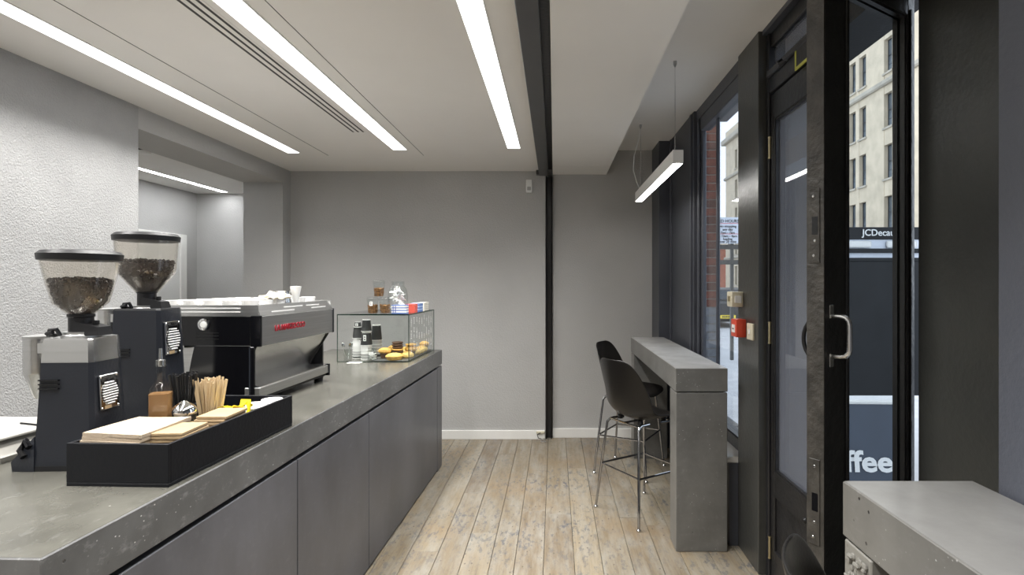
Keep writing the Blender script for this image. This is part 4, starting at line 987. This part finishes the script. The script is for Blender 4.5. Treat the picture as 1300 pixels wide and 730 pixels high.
# ------------------------------------------------------------------ outside
struct('ground_pavement', 'paving', (1.30, -6, -0.14, 9.0, 40, -0.06))
struct('ground_road', 'tarmac', (9.0, -20, -0.22, 17.0, 120, -0.16))
struct('ground_pavement_far', 'paving', (17.0, -20, -0.22, 20.0, 120, -0.06), (-30, 40, -0.24, 9.0, 120, -0.2))
struct('floor_doorstep', 'stone_dark', (1.14, 1.68, -0.12, 1.42, 2.80, 0.004))
# brick pier outside the far pane
bp = thing('brick_pier', 'red and blue brick pier outside the far window pane', 'brick pier', (1.265, 4.92, 0))
MB().box(0.004, 0.006, -0.06, 0.211, 0.36, 3.2).build('mortar_core', 'mortar', bp)
bm_ = {}
for nm_ in ('brick_red', 'brick_brown', 'brick_blue'):
    for ln in (.215, .1025): bm_[(nm_, ln)] = MB().box(0, 0, 0, ln, .10, .065, bev=.003).mesh('brick', nm_, False)
q = random.Random(4)
for k in range(43):
    z = -.06 + k * .075; x = 0.0
    for ln in ([.215] if k % 2 else [.1025, .1025]):
        mt = 'brick_blue' if (0.72 < z < 1.22 and q.random() < .85) else ('brick_red' if q.random() < .5 else 'brick_brown')
        meshobj('brick', bm_[(mt, ln)], bp, (x, q.uniform(-.002, .002), z)); x += ln + .010
# A-board
t = thing('pavement_sign', 'dark navy pavement board lettered coffee, standing outside the open door', 'sign', (1.945, 3.50, -0.06), R(-2))
MB().loft([[(-.27, -.10, 0), (.27, -.10, 0), (.27, -.08, 0), (-.27, -.08, 0)], [(-.27, -.005, .785), (.27, -.005, .785), (.27, .012, .785), (-.27, .012, .785)]]).build('front_panel', 'board_navy', t)
MB().loft([[(-.27, .30, 0), (.27, .30, 0), (.27, .32, 0), (-.27, .32, 0)], [(-.27, .02, .785), (.27, .02, .785), (.27, .035, .785), (-.27, .035, .785)]]).build('rear_panel', 'board_navy', t)
MB().box(-.275, -.012, .785, .275, .042, .803, bev=.003).build('top_edge', 'white_trim', t)
lettering('lettering', 'coffee', .180, 'white_ink', t, (-.053, -.0605, .372), (R(83.1), 0, 0), extrude=.0015, sx=1.14, bold=.005)
# kiosk
t = thing('advert_kiosk', 'dark street kiosk with a lettered header on the pavement outside', 'kiosk', (2.96, 5.05, -0.06))
MB().box(-.65, 0, 1.97, .65, .10, 2.085, bev=.004).build('header', 'kiosk_dark', t)
lettering('lettering', 'JCDecaux', .085, 'white_ink', t, (.07, -.003, 2.005), (R(90), 0, 0), extrude=.002, bold=.001)
MB().box(-.64, .01, 1.80, .64, .09, 1.97).build('light_panel', 'sign_grey', t)
MB().box(-.65, -.015, 1.845, .65, .10, 1.885, bev=.004).build('rail', 'kiosk_dark', t)
MB().box(-.65, 0, 1.765, .65, .10, 1.80, bev=.004).build('rail', 'kiosk_dark', t)
MB().box(-.66, -.01, .52, .66, .11, 1.765, bev=.006).build('panel', 'kiosk_dark', t)
for xx in (-.60, .56): MB().box(xx, .02, 0, xx + .06, .09, .52).build('leg', 'kiosk_dark', t)
for xx in (-.30, .12): MB().box(xx, -.012, 1.895, xx + .28, .0, 1.955, bev=.01).build('lamp_cover', 'white_plastic', t)
# street frame and sign outside the window
t = thing('street_frame', 'slim dark metal post with two cross bars on the pavement', 'post', (3.62, 11.1, -0.06))
MB().box(-.032, -.032, 0, .032, .032, 2.40, bev=.005).build('post', 'post_dark', t)
for z in (1.95, 2.26): MB().box(-1.5, -.04, z, 1.4, .04, z + .09, bev=.004).build('cross_bar', 'post_dark', t)
MB().box(-1.46, -.03, 0, -1.40, .03, 2.40, bev=.005).build('post', 'post_dark', t)
t = thing('parking_sign', 'pale grey parking hours sign with red rules above the street frame', 'sign', (3.53, 11.0, 2.31))
MB().box(-.31, -.012, 0, .25, .0, .53, bev=.003).build('plate', 'sign_grey', t)
MB().box(-.012, .0, -.06, .012, .02, .50).build('bracket', 'post_dark', t)
for txt, zz, sz in (('RED HOURS', .425, .085), ('No stopping', .325, .070), ('any day', .262, .070), ('7pm - 7am', .198, .066), ('& 10am - 4pm', .128, .066), ('loading', .070, .066), ('over 20 mins', .016, .066)):
    lettering('lettering', txt, sz, 'black_ink', t, (-.03, -.0135, zz), (R(90), 0, 0), extrude=.001, bold=.002)
for zz in (.400, .188): MB().box(-.31, -.0135, zz, .25, -.012, zz + .010).build('red_rule', 'red_ink', t)
# car
t = thing('parked_car', 'dark parked car with a yellow rear number plate down the street', 'car', (6.05, 19.0, -0.08))
prof = [(0, .35), (.02, .62), (.10, .88), (.35, .95), (.75, 1.36), (1.2, 1.44), (2.2, 1.42), (2.9, 1.02), (3.9, .88), (4.15, .62), (4.2, .32), (3.9, .22), (.3, .22)]
def scaled(w): return [[(sx * (w if p[1] < 1.0 else w * .82), p[0], p[1]) for p in prof] for sx in (-1, 1)]
MB().loft(scaled(.88)).build('body', 'car_paint', t)
MB().loft([[(-.60, .40, 1.0), (.60, .40, 1.0), (.55, .72, 1.33), (-.55, .72, 1.33)], [(-.60, .385, 1.01), (.60, .385, 1.01), (.55, .705, 1.34), (-.55, .705, 1.34)]]).build('rear_window', 'car_glass', t)
MB().box(-.86, -.04, .34, .86, .06, .52, bev=.03).build('bumper', 'car_paint', t)
pl = MB().box(-.27, -.052, .36, .27, -.02, .48, bev=.004).build('number_plate', 'plate_yellow', t)
m = MB()
for k in range(6): m.box(-.20 + k * .068, -.0535, .385, -.155 + k * .068, -.052, .455)
m.build('characters', 'black_ink', pl)
for sx in (-1, 1):
    MB().box(sx * .72 - .12, -.005, .66, sx * .72 + .12, .06, .84, bev=.02).build('tail_light', 'tail_red', t)
    for yy in (.75, 3.35): MB().lathe([(.15, -.09), (.31, -.09), (.32, -.06), (.32, .06), (.31, .09), (.15, .09)], 20, mtx=Matrix.Translation((sx * .80, yy, .32)) @ Matrix.Rotation(R(90), 4, 'Y')).build('wheel', 'tyre', t)
# building across the street
bl = thing('stone_building', 'tall pale stone building with paired dark windows across the street', 'building', (20.0, 28.0, 0))
LB = 35.5; HB = 18.2; rows = [2.4, 5.75, 8.85, 11.95, 15.25]; ww, wh = .80, 2.05
cols = []; y = -1.0 + 32.6 - 28.0
yy0 = 32.6 - 28.0
base = [yy0 - 1.2, yy0]
k = -1
while True:
    c = yy0 - .6 + k * 3.9
    if c > LB - 1.0: break
    for d_ in (-.6, .6):
        if 0.8 < c + d_ < LB - .8: cols.append(c + d_)
    k += 1
m = MB(); m.box(.35, 0, -.2, 8, LB, HB - .2)
edges = [0.0] + sum([[c - ww / 2, c + ww / 2] for c in cols], []) + [LB]
for a, b_ in zip(edges[0::2], edges[1::2]): m.box(0, a, -.2, .36, b_, HB - .6)
zed = [-.2] + sum([[r - wh / 2, r + wh / 2] for r in rows], []) + [HB - .6]
for c in cols:
    for a, b_ in zip(zed[0::2], zed[1::2]): m.box(0.02, c - ww / 2, a, .36, c + ww / 2, b_)
m.build('wall', 'stone', bl, smooth=False)
for z, h, d_ in ((13.45, .35, .22), (HB - .6, .6, .45), (4.25, .3, .2)): MB().box(-d_, -.05, z, .4, LB + d_, z + h, bev=.08).build('string_course', 'stone_dark', bl, smooth=False)
MB().box(-.02, 0, HB, .5, LB, HB + .9).build('parapet', 'stone', bl, smooth=False)
wf = MB(); wf.box(0, -ww / 2, -wh / 2, .06, -ww / 2 + .05, wh / 2); wf.box(0, ww / 2 - .05, -wh / 2, .06, ww / 2, wh / 2); wf.box(0, -ww / 2, wh / 2 - .06, .06, ww / 2, wh / 2); wf.box(0, -ww / 2, -wh / 2, .06, ww / 2, -wh / 2 + .06); wf.box(0, -ww / 2, .03, .06, ww / 2, .10); wf.box(0.01, -ww / 2, -.5, .05, ww / 2, -.47)
wf = wf.mesh('far_window', 'window_frame_dark', False)
wp = MB().box(.03, -ww / 2 + .04, -wh / 2 + .05, .04, ww / 2 - .04, wh / 2 - .05).mesh('pane', 'far_glass', False)
ws = MB().box(-.08, -ww / 2 - .08, -.12, .30, ww / 2 + .08, 0).mesh('sill', 'stone_dark', False)
for c in cols:
    for r in rows:
        f = meshobj('window', wf, bl, (.25, c, r)); meshobj('pane', wp, f); meshobj('sill', ws, f, (-.25, 0, -wh / 2))
# low brick building closing the street
b2 = thing('brick_building', 'low red brick building at the far end of the street', 'building', (14.0, 76.0, 0))
MB().box(0, 0, -.2, 40, 8, 6.6).build('wall', 'far_brick', b2, smooth=False)
MB().box(-.3, -.3, 6.6, 40.3, 8, 7.1).build('cornice', 'stone', b2, smooth=False)
for kx in range(12):
    for kz in range(2):
        f = MB().box(1.2 + kx * 3.2, -.12, 1.2 + kz * 3.0, 2.6 + kx * 3.2, .05, 3.2 + kz * 3.0).build('window', 'stone', b2, smooth=False)
        MB().box(1.35 + kx * 3.2, -.14, 1.35 + kz * 3.0, 2.45 + kx * 3.2, -.12, 3.05 + kz * 3.0).build('pane', 'far_glass', f, smooth=False)
